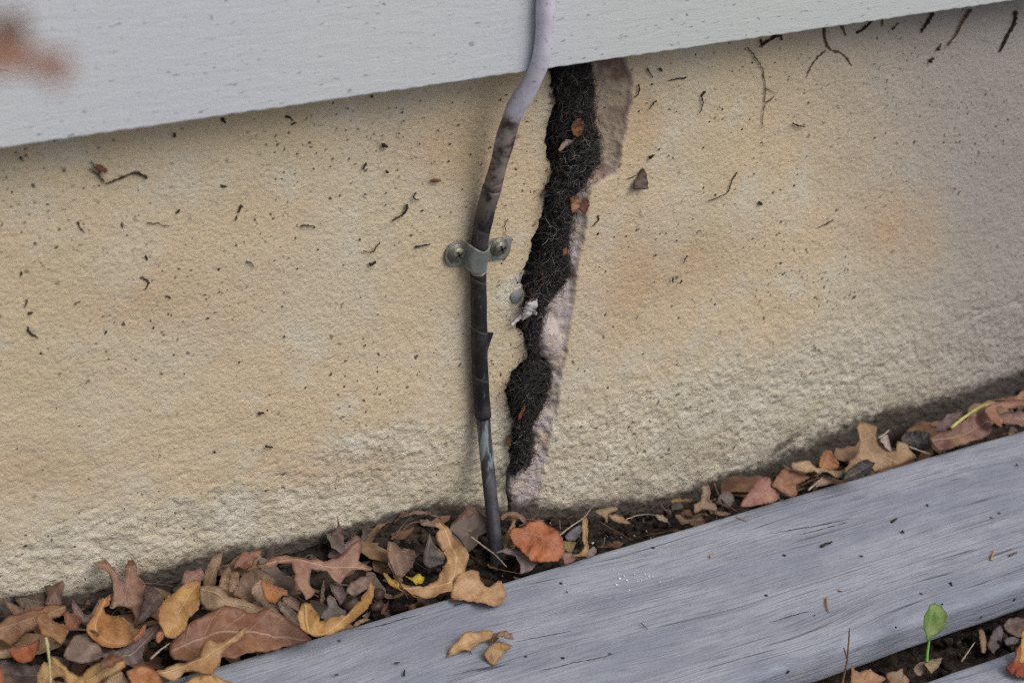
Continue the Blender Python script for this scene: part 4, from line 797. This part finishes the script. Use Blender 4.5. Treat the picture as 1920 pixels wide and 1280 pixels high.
def crumbs(name, n, rmin, rmax, mat, area, label, cat, lift=0, seed=1, flat=1):
    mb = MB(); rs = np.random.RandomState(seed)
    ico = [(0, 0, 1), (.894, 0, .447), (.276, .851, .447), (-.724, .526, .447), (-.724, -.526, .447), (.276, -.851, .447), (.724, .526, -.447), (-.276, .851, -.447), (-.894, 0, -.447), (-.276, -.851, -.447), (.724, -.526, -.447), (0, 0, -1)]
    fc = [(0, 1, 2), (0, 2, 3), (0, 3, 4), (0, 4, 5), (0, 5, 1), (1, 6, 2), (2, 7, 3), (3, 8, 4), (4, 9, 5), (5, 10, 1), (6, 7, 2), (7, 8, 3), (8, 9, 4), (9, 10, 5), (10, 6, 1), (11, 7, 6), (11, 8, 7), (11, 9, 8), (11, 10, 9), (11, 6, 10)]
    for i in range(n):
        p, nrm_ = area(rs); r = rmin+(rmax-rmin)*rs.rand()**3; sc = rs.uniform(.6, 1.3, 3)
        V = [np.array(p)+np.array(v)*sc*r*rs.uniform(.8, 1.15) for v in ico]
        if nrm_ == 'w': V = [np.array([v[0], p[1]+(v[1]-p[1])*.35, v[2]]) for v in V]
        mb.add(V, fc)
    o = mb.build(name, mat, None, False); return tag(o, label, cat, kind='stuff')
def a_gap(rs):
    x, y = in_gap(rs); return (x, y, float(soil_z(np.array(x), np.array(y)))+rs.uniform(-.0005, .002)), 'g'
crumbs('soil_crumbs', 3200, .0004, .0026, SOIL, a_gap, 'dark soil crumbs between the wall and the deck', 'soil crumbs', seed=2)
def a_gap2(rs): x = rs.uniform(-.1, .5); y = rs.uniform(YS-.004, YO+.004); return (x, y, -.012+rs.uniform(0, .006)), 'g'
crumbs('soil_crumbs', 900, .0006, .0035, SOIL, a_gap2, 'dark crumbs at the bottom of the gap between the deck boards', 'soil crumbs', seed=3)
def a_grit(rs):
    x = rs.normal(.01, .05); y = rs.uniform(YI, -.004); return (x, y, float(soil_z(np.array(x), np.array(y)))+.002), 'g'
crumbs('pale_grit', 60, .0002, .0007, CHALK, a_grit, 'pale grit sprinkled on the dark soil below the crack', 'grit', seed=4)
def a_wall(rs):
    while True:
        x, y = rs.uniform(-60, 1960), rs.uniform(20, 900)
        if rs.rand() > (1-.9*sst(120, 800, y))*(1 if x < 1500 else .45): continue
        p = on_wall(x, y, .0002)
        if p[2] > ZS or (900 < x < 1200 and (np.interp(y, CY, CL)-8 < x < np.interp(y, CY, CC)+4)): continue
        return p, 'w'
crumbs('dirt_specks', 1300, .00015, .0006, WOODDARK, a_wall, 'tiny dark dirt specks splashed over the beige wall', 'dirt specks', seed=6)

def twig(name, label, cat, pts, w, mat=WOODDARK, off=.0008, level=None, group=None, branches=()):
    q_ = .25 if level is not None else 1.0
    root = None
    for j, (p_, w_) in enumerate([(pts, w)]+list(branches)):
        P_ = [on_wall(x, y, off) if level is None else clampp(on_level(x, y, level)+np.array([0, 0, .0004])) for x, y in p_]
        P_ = smooth_path(P_, 5*len(P_)+2); n = len(P_); rr = np.linspace(1, .5, n)*(1+.38*q_*RS.uniform(-1, 1, n))*w_*.82*depth(P_)/FPX; rr[0] *= .6; rr[-1] *= .5
        V, F = tube_geo(P_+RS.normal(0, .00017*q_, P_.shape)*[1, .4, 1], rr[:, None]*(1+.25*RS.uniform(-1, 1, (n, 7))), 7); o = mesh_obj(name if j == 0 else 'side_shoot', [tuple(v) for v in V], F, mat, root)
        if j == 0: root = o; tag(o, label, cat, group)
    return root
W2, W3, W4, W5, W6, W7 = reg(0, 0, 3.2), reg(0, 220, 3.2), reg(500, 220, 3.2), reg(1100, 0, 2.3415), reg(1100, 300, 2.3415), reg(0, 600, 2.743)
twig('twig', 'dark V shaped twig stuck high on the left of the wall', 'twig', W2([(885,1070),(850,1048),(800,1038),(700,1078),(628,1108)]), 3.2, branches=[(W2([(630,1095),(590,1050),(530,1008)]), 2.2), (W2([(600,1040),(560,990),(545,970)]), 1.6)])
leaf('tiny orange scrap caught on the V shaped twig', (.35, .16, .08), W2([(570,985),(610,990),(645,1018),(640,1040),(600,1030),(580,1010)]), W2([(575,990),(640,1030)]), frame=(on_wall(190, 315, .0025), Vector((0, -1, .1)).normalized()), guard=False, name='leaf_scrap', cat='leaf scrap')
dl = [  # (label, points, half width px, material)
 ('short dark chip right below the siding edge at left centre', W2([(1330,715),(1355,738)]), 4.0), ('small dark lump under the siding, far left of the clamp', W2([(1047,800),(1047,826)]), 4.0),
 ('ragged black bit beneath the siding above the slanted dash', W2([(1712,700),(1748,710)]), 3.2), ('crossed black bit beneath the siding edge', W2([(1750,752),(1778,735)]), 2.4),
 ('forked black bit near the left end of the siding edge', W2([(118,938),(140,965)]), 2.6), ('bent dark sliver on the left third of the wall', W3([(465,628),(480,655),(508,690)]), 1.8),
 ('tick shaped dark bit left of the thin curved root', W3([(735,632),(733,652),(742,660)]), 1.8), ('thin curved root with a knob on the left of the wall', W3([(880,632),(950,638),(990,652),(1020,652)]), 1.1),
 ('dark oval seed husk upper left of the upright dash', W3([(1325,410),(1362,415)]), 2.6), ('upright black dash left of the wall centre', W3([(1450,525),(1440,550),(1430,572)]), 3.2),
 ('small brown dash under the upright black dash', W3([(1420,592),(1412,620)]), 1.7), ('slanted dark bit left of the upright dash', W3([(1078,555),(1060,580)]), 2.2),
 ('slanted dark dash above the hooked root', W3([(872,828),(888,855)]), 2.4), ('hooked black root hanging on the left of the wall', W3([(840,958),(872,972),(888,992),(882,1018),(865,1036)]), 2.2),
 ('dark forked sliver right of the hooked root', W3([(1478,862),(1505,875),(1522,902)]), 1.5), ('flat dark sliver pointing right, left of the clamp', W3([(1808,652),(1840,648),(1885,656)]), 2.0),
 ('angled dark scrap right below the hooked root', W3([(995,1072),(1015,1076),(1026,1085)]), 1.8), ('tiny stem hanging at lower left of the wall', W3([(165,1095),(160,1115),(150,1140)]), 1.6),
 ('black clump at the far left of the wall', W3([(172,1172),(198,1176)]), 3.0), ('small hook of root right of the black clump', W3([(448,1128),(460,1110),(485,1100)]), 1.2),
 ('dark comma on the wall near the left edge', W3([(130,928),(124,958)]), 2.0), ('short black rod above and left of the clamp', W4([(597,275),(588,292),(578,316)]), 2.8),
 ('dark ragged root scrap upper left of the clamp', W4([(842,522),(838,560),(800,595),(750,622)]), 3.4), ('small Y shaped root above the ragged root scrap', W4([(895,452),(882,480),(905,495),(918,490)]), 1.7),
 ('black grain left of the clamp below the root tangle', W4([(618,882),(655,870)]), 4.2), ('black rod pointing at the clamp from the left', W4([(886,780),(930,772),(985,757)]), 2.6),
 ('thin root tangle left of the black rod', W4([(682,742),(650,790),(640,805),(605,808),(582,800)]), 1.5), ('small dark pebble above the ragged root scrap', W4([(720,322),(728,336)]), 2.8),
 ('dark splayed scrap between the siding and the clamp', W4([(694,165),(728,176)]), 4.0),
 ('forked root on the wall right of the crack', W5([(662,755),(638,790),(622,840),(580,865),(530,885)]), 1.7), ('curved black root with a knot right of the crack', W5([(522,400),(505,425),(512,455),(495,500)]), 2.2),
 ('three pointed black splinter right beside the crack ledge', W5([(230,370),(228,410),(210,430)]), 1.8), ('horizontal black splinter near the crack ledge', W5([(440,342),(400,346),(358,354)]), 2.0),
 ('slim slanted splinter above the horizontal one', W5([(266,300),(278,322),(290,342)]), 1.6), ('star shaped black bit above the horizontal splinter', W5([(318,300),(332,314)]), 3.0),
 ('slanted splinter below the three pointed one', W5([(308,440),(290,460),(275,480)]), 1.8), ('round dark bit above the moth shaped bud scale', W5([(278,692),(294,684)]), 4.2),
 ('dark slug shaped bit right of the long stem', W5([(905,540),(930,552),(960,558)]), 2.4), ('dark oval husk under the siding at right', W5([(1508,270),(1526,252)]), 4.5),
 ('second dark oval husk under the siding at right', W5([(1543,222),(1552,198)]), 3.2), ('short straight root right of the brown root', W5([(1298,86),(1298,120)]), 2.2),
 ('slanted black root stub far right under the siding', W5([(1522,58),(1500,95),(1468,148)]), 4.4), ('tapering brown root far right under the siding', W5([(1690,42),(1650,100),(1625,150),(1583,202)]), 3.6),
 ('thick bent root at the right edge under the siding', W5([(1885,50),(1880,100),(1850,155),(1812,232)]), 4.5), ('black wedge root under the siding edge', W5([(1182,145),(1215,128),(1255,92)]), 4.5),
 ('thin slanted root near the wedge root', W5([(1342,132),(1372,100)]), 2.0), ('short brown root left of the wedge root', W5([(1118,108),(1128,135),(1137,160)]), 3.4),
 ('dark ringed bit below the forked root', W6([(757,186),(772,196)]), 3.6), ('slim splinter with a dot at middle right of the wall', W6([(1082,262),(1050,282),(1015,296)]), 1.7),
 ('straight dark dash right of the crack middle', W6([(443,420),(424,452)]), 1.8), ('bent root just right of the crack ledge', W6([(48,242),(52,265),(25,292)]), 1.8),
 ('pair of dark seeds on the wall, left one', W6([(380,515),(380,540)]), 2.0), ('pair of dark seeds on the wall, right one', W6([(418,528),(408,542)]), 2.0),
 ('black bud with a tail at the left of the wall', W7([(143,35),(152,62),(178,82),(196,92)]), 3.0), ('short black dash on the lower left wall', W7([(546,58),(542,74)]), 2.2),
 ('dark round dot under the black bud', W7([(205,169),(214,171)]), 2.4), ('dark oval seed on the lower wall left of the cable', W7([(1332,478),(1358,478)]), 3.6),
 ('dark oval seed with wings below the other oval seed', W7([(1365,648),(1405,654)]), 3.0),
 ('short brown sliver hanging from the clamp right end', [(956,466),(952,476),(945,489)], 2.0)]
for lb, p_, w_ in dl: twig('wall_debris' if w_ > 2.3 else 'root_scrap', lb, 'debris' if w_ > 2.3 else 'root scrap', p_, w_, WOODDARK if 'brown' not in lb else TWIGBR)
twig('stem', 'long thin brown stem hanging on the wall right of the crack', 'stem', W5([(705,208),(735,245),(765,290),(782,350),(784,430),(776,500),(770,568)]), 1.5, TWIGBR, branches=[(W5([(784,385),(810,400),(840,408)]), .9), (W5([(790,450),(825,425)]), 2.0)])
twig('root_scrap', 'branching dark root hanging below the siding edge', 'root scrap', W5([(1045,118),(1045,160),(1055,195),(1075,222)]), 4.0, TWIGBR, branches=[(W5([(1050,222),(1010,260),(985,295),(968,338)]), 2.0), (W5([(1080,222),(1120,235),(1150,265),(1165,292)]), 2.2)])
twig('root_scrap', 'black jagged root end poking out under the siding', 'root scrap', W5([(865,145),(820,165),(765,205)]), 4.2, branches=[(W5([(765,175),(770,210)]), 2.2), (W5([(850,150),(858,178)]), 3.0)])
twig('root_scrap', 'fine curved hair root above the clamp right end', 'root scrap', [(952,410),(947,425),(950,445),(956,462)], .9)
leaf('purplish moth shaped bud scale stuck right of the crack', (.16, .11, .10), W5([(248,735),(262,765),(268,825),(235,832),(200,828),(212,795),(235,770)]), W5([(250,738),(235,830)]), frame=(on_wall(1202, 335, .0015), Vector((0, -1, .15)).normalized()), guard=False, name='bud_scale', cat='bud scale')
twig('root_scrap', 'thin prong beside the moth shaped bud scale', 'root scrap', W5([(250,740),(215,770),(178,786)]), 1.3)
leaf('tiny orange scrap on the wall above the clamp', (.33, .14, .06), W4([(982,376),(1010,370),(1044,374),(1042,388),(1005,390),(985,386)]), W4([(985,380),(1042,380)]), frame=(on_wall(817, 339, .0012), Vector((0, -1, .1)).normalized()), guard=False, name='leaf_scrap', cat='leaf scrap')
def wl(label, col, pts, rib, off=.004, **k):
    c = np.mean(np.array(pts), 0); return leaf(label, col, pts, rib, frame=(on_wall(c[0], c[1], off), Vector((.1, -1, .25)).normalized()), guard=False, name='leaf_scrap', cat='leaf scrap', **k)
c1, c2, c3 = reg(760, 0, 3.5556), reg(760, 340, 3.5556), reg(760, 660, 3.5556)
wl('orange scrap in the black fibres at the top of the crack', (.30, .12, .05), c1([(1105,850),(1130,795),(1165,790),(1195,830),(1180,880),(1150,915),(1120,900)]), c1([(1110,850),(1180,860)]), .006)
wl('whitish rag shaped scrap in the fibres below the orange one', (.46, .38, .30), c1([(1018,1005),(1040,965),(1065,932),(1130,938),(1095,960),(1060,990),(1035,1012)]), c1([(1020,1000),(1120,940)]), .006)
wl('orange brown scrap at the right side of the fibres', (.32, .14, .06), c2([(1100,110),(1150,95),(1165,140),(1150,190),(1112,212),(1105,160)]), c2([(1120,100),(1120,205)]), .005)
wl('dark rusty scrap on the ledge beside the fibres', (.16, .07, .04), c2([(1160,150),(1200,110),(1222,150),(1205,225),(1170,195)]), c2([(1165,160),(1205,210)]), .001)
wl('narrow orange scrap in the middle of the fibres', (.30, .12, .06), c2([(1050,460),(1075,440),(1080,480),(1055,500)]), c2([(1065,445),(1060,495)]), .006)
wl('slim bright orange scrap in the lower fibres', (.48, .17, .05), c3([(795,345),(803,370),(785,410),(755,458),(760,410)]), c3([(800,350),(757,455)]), .006)
wl('small rust leaf scrap left of the fibres low in the crack', (.28, .11, .05), c3([(700,552),(710,590),(700,640),(682,620),(680,580)]), c3([(702,555),(695,635)]), .002)
# stalks and twigs on the ground
twig('stalk', 'pale yellow green stalk standing over the left pile', 'stalk', r4([(345,945),(358,1030),(370,1110),(380,1290)]), 4.2, m_plain('celery_stalk', (.50, .50, .27), .5, .25, 200), level=.045)
twig('twig', 'pale grey twig in front of the cable foot', 'twig', r6([(720,310),(800,370),(880,430),(960,512)]), 2.6, TWIGPALE, level=.018)
twig('twig', 'grey twig slanting up to the wall right of the orange leaf', 'twig', r6([(1305,305),(1390,240),(1470,185),(1520,125)]), 2.0, TWIGPALE, level=.014)
twig('twig', 'pinkish thin twig on the soil at the deck edge', 'twig', r6([(1570,205),(1640,248),(1720,290),(1788,328)]), 1.8, TWIGBR, level=.013)
twig('twig', 'thin brown twig under the arched purple grey leaf', 'twig', r6([(840,508),(920,530),(1045,555)]), 1.4, TWIGBR, level=.016)
twig('twig', 'dark thin twig between the L leaf and the cable', 'twig', r6([(580,265),(650,330),(690,400),(750,460)]), 1.8, WOODDARK, level=.018)
twig('stem', 'thin arched stem on the soil in the right half of the gap', 'stem', r7([(330,835),(400,810),(470,800),(530,805)]), 1.5, TWIGPALE, level=.006)
twig('twig', 'reddish brown curved twig leaning at the wall right of centre', 'twig', r7([(918,590),(935,640),(960,690),(1010,740),(1065,785)]), 2.8, TWIGBR, level=.014)
twig('twig', 'short tan stick at the deck edge before the tan arched leaf', 'twig', r8([(70,1005),(130,950),(192,902)]), 2.8, TWIGPALE, level=.024)
twig('twig', 'grey stick beside the blackish leaf on the right', 'twig', r8([(930,632),(1020,665),(1110,695)]), 2.4, TWIGPALE, level=.022)
twig('twig', 'tan splinter above the white edged flap', 'twig', r8([(668,558),(720,525),(765,490)]), 2.4, TWIGPALE, level=.033)
twig('twig', 'brown forked twig standing up from the deck gap', 'twig', r9([(555,1300),(575,1200),(592,1120),(602,1000),(612,872)]), 3.0, TWIGBR, level=.020, branches=[(r9([(596,1105),(580,1060),(564,1018)]), 2.4)])
twig('twig', 'pale twig crossing the deck gap by the grey chip', 'twig', r9([(1450,1125),(1500,1050),(1552,975)]), 2.4, TWIGPALE, level=.006)
twig('stem', 'long brown stem from the pale oak leaf to the slit leaf', 'stem', r4([(1070,540),(1130,540),(1220,545),(1310,562)]), 1.5, TWIGBR, level=.031)
twig('twig', 'brown twig over the mouldy curled leaf', 'twig', r5([(1295,300),(1340,420),(1390,520),(1460,655)]), 2.0, TWIGBR, level=.026)
twig('twig', 'silvery chip in the hollow left of the reddish leaf', 'twig', r4([(1130,1105),(1200,1040),(1275,985)]), 3.0, TWIGPALE, level=.024)
def acorn(px, py, w, h, z, label, ang=0):
    c = on_level(px, py, z); V = []; F = []; K = 14; rows_ = [(0.001, -1), (.35, -.95), (.75, -.65), (.98, -.15), (1, .2), (.8, .62), (.4, .88), (.12, .96), (.001, 1.12)]
    ax = np.array([math.cos(ang), math.sin(ang)*.6, .15]); ax /= np.linalg.norm(ax); u = np.cross(ax, [0, 0, 1]); u /= np.linalg.norm(u); w_ = np.cross(ax, u)
    for r_, t_ in rows_:
        for k in range(K): a = 2*math.pi*k/K; V.append(tuple(c+ax*t_*w*MM+(u*math.cos(a)+w_*math.sin(a))*r_*h*MM))
    for i in range(len(rows_)-1):
        for k in range(K): F.append((i*K+k, i*K+(k+1) % K, (i+1)*K+(k+1) % K, (i+1)*K+k))
    return tag(mesh_obj('acorn', V, F, ACORN), label, 'acorn')
acorn(*r5([(1030,680)])[0], 15, 13, .014, 'dark acorn touching the hooked tan leaf', .4)
acorn(*r5([(1238,615)])[0], 12, 11, .013, 'reddish acorn, upper of two right of the hooked leaf', 1.0)
acorn(*r5([(1228,705)])[0], 13, 9, .010, 'lower acorn at the deck edge right of the hooked leaf', .1)
blob('pebble', [(914,998),(925,1000)], [6, 9, 6], 0, CHALK, 'white speckled lump at the cable foot', 'pebble', level=.010, rough_=.4)
# things on the deck
DK = [('black chip wedged in the grain on the right of the deck', r9([(395,262),(440,240),(482,225)]), 3.8), ('black grain above and right of the wedged chip', r9([(925,78),(968,48)]), 3.4), ('tiny black lump left of the dirty knot', r9([(1003,142),(1020,162)]), 3.0),
      ('dark upright crumb at the lower left of the deck', r5([(1430,1230),(1436,1180)]), 2.6), ('flat dark crumb left of the upright crumb', r5([(912,1225),(940,1222)]), 2.4), ('dark sliver beside the flat dark crumb row', r5([(1360,1135),(1400,1130)]), 2.4),
      ('thin dark sliver below the pair of leaves', r6([(715,1068),(730,1095)]), 1.3), ('thin dark line on the deck at centre', r6([(1855,885),(1900,925)]), 1.2), ('dark crumb on the deck right of the light wavy leaf', r6([(1356,672),(1368,684)]), 2.0),
      ('greenish hair under the light wavy leaf', r6([(610,765),(665,752)]), 1.2), ('brown crumb above the green seedling', r9([(1365,530),(1380,555)]), 2.8), ('dark crumb near the top right of the deck', r8([(1850,780),(1870,800)]), 2.2), ('dark crumb pair on the right of the deck', r8([(1085,1125),(1098,1145)]), 2.0), ('black grain on the deck below the big tan oak leaf', r8([(785,1275),(830,1245)]), 3.0), ('small black dot on the deck left of the twig', r9([(345,776),(352,776)]), 2.0), ('black dot on the deck left of the seedling', r9([(955,866),(964,868)]), 2.4), ('black dot right above the seedling', r9([(1303,690),(1312,694)]), 2.4)]
for lb, p_, w_ in DK: twig('crumb', lb, 'crumb', p_, w_, WOODDARK, level=ZD+.0006)
SPLIT = m_plain('deep_wood_split', (.018, .018, .022), .9, .3, 300, 0, .1)
for p_, w_ in ((r7([(1000,1105),(1110,1078),(1210,1055),(1300,1035),(1420,1008),(1540,988),(1640,968)]), 1.5), (r7([(1440,940),(1560,915),(1700,880),(1850,842),(1960,818)]), 1.1), (r9([(-40,300),(120,265),(280,235),(420,205)]), 1.0),
               (r9([(20,160),(200,130),(380,100),(520,70),(640,45)]), .9), (r6([(1180,1200),(1400,1148),(1560,1118),(1680,1085)]), .9), (r6([(560,1235),(760,1190),(900,1160)]), .7), (r6([(1000,1010),(1250,960),(1400,930)]), .6), (r5([(1080,880),(1250,850),(1420,800),(1560,770)]), .8), (r9([(420,540),(560,500),(700,470),(900,400)]), .7), (r9([(0,830),(200,770),(330,740)]), .7)):
    P_ = smooth_path([on_level(x, y, ZD+.0001) for x, y in p_], 40); n = len(P_); rr = w_*depth(P_)/FPX*np.abs(np.sin(np.linspace(.05, 3.09, n)))**.6*(1+.5*RS.uniform(-1, 1, n))
    V, F = tube_geo(P_+RS.normal(0, .00012, P_.shape)*[1, 1, 0], rr, 6); V = np.array(V); V[:, 2] = ZD+.0002+(V[:, 2]-ZD)*.25
    mesh_obj('split', V.tolist(), F, SPLIT, d1)
NEED = m_plain('tan_needle', (.45, .28, .12), .7, .3, 300)
for lb, p_ in (('tan needle on the deck right of centre', r9([(438,642),(442,700),(455,752)])), ('short tan needle near the right edge of the deck', r9([(1672,362),(1685,320),(1702,284)])), ('brown needle beside the short tan needle', r9([(1808,330),(1835,318),(1868,302)])), ('tiny orange flake above the tan needle', r9([(525,588),(565,592)])), ('orange flake in the middle of the deck', r7([(892,1085),(912,1060)])), ('tan splinter at the back edge of the deck', r7([(1062,815),(1145,848)]))):
    twig('needle', lb, 'needle', p_, 2.6 if 'splinter' not in lb else 1.6, TWIGBR if 'brown' in lb else NEED, level=ZD+.0006)
def a_flk(rs): x, y = rs.normal(1190, 26), rs.normal(1086, 10); return on_level(x, y, ZD+.0003), 'g'
crumbs('paint_flakes', 16, .0003, .0009, m_plain('white_paint', (.8, .8, .82), .6, .1, 200, 0), a_flk, 'cluster of tiny white paint flakes on the deck', 'paint flakes', seed=9)

# every kind that repeats carries one group name
GROUPS = {'leaf': 'fallen leaves along the wall foot and on the deck', 'twig': 'loose twigs', 'debris': 'dark debris bits stuck on the wall', 'root scrap': 'thin root scraps on the wall', 'crumb': 'dark crumbs on the deck',
          'needle': 'needles and flakes on the deck', 'wood chip': 'wood chips in the deck gap', 'acorn': 'acorns in the litter', 'flake': 'white render flakes beside the crack', 'deck board': 'deck boards', 'siding board': 'siding boards', 'leaf scrap': 'leaf scraps on the wall and in the crack', 'stem': 'thin stems'}
for o in list(S.objects):
    if o.parent is None and o.get('category') in GROUPS and not o.get('group') and not o.name.startswith('hanging'): o['group'] = GROUPS[o['category']]
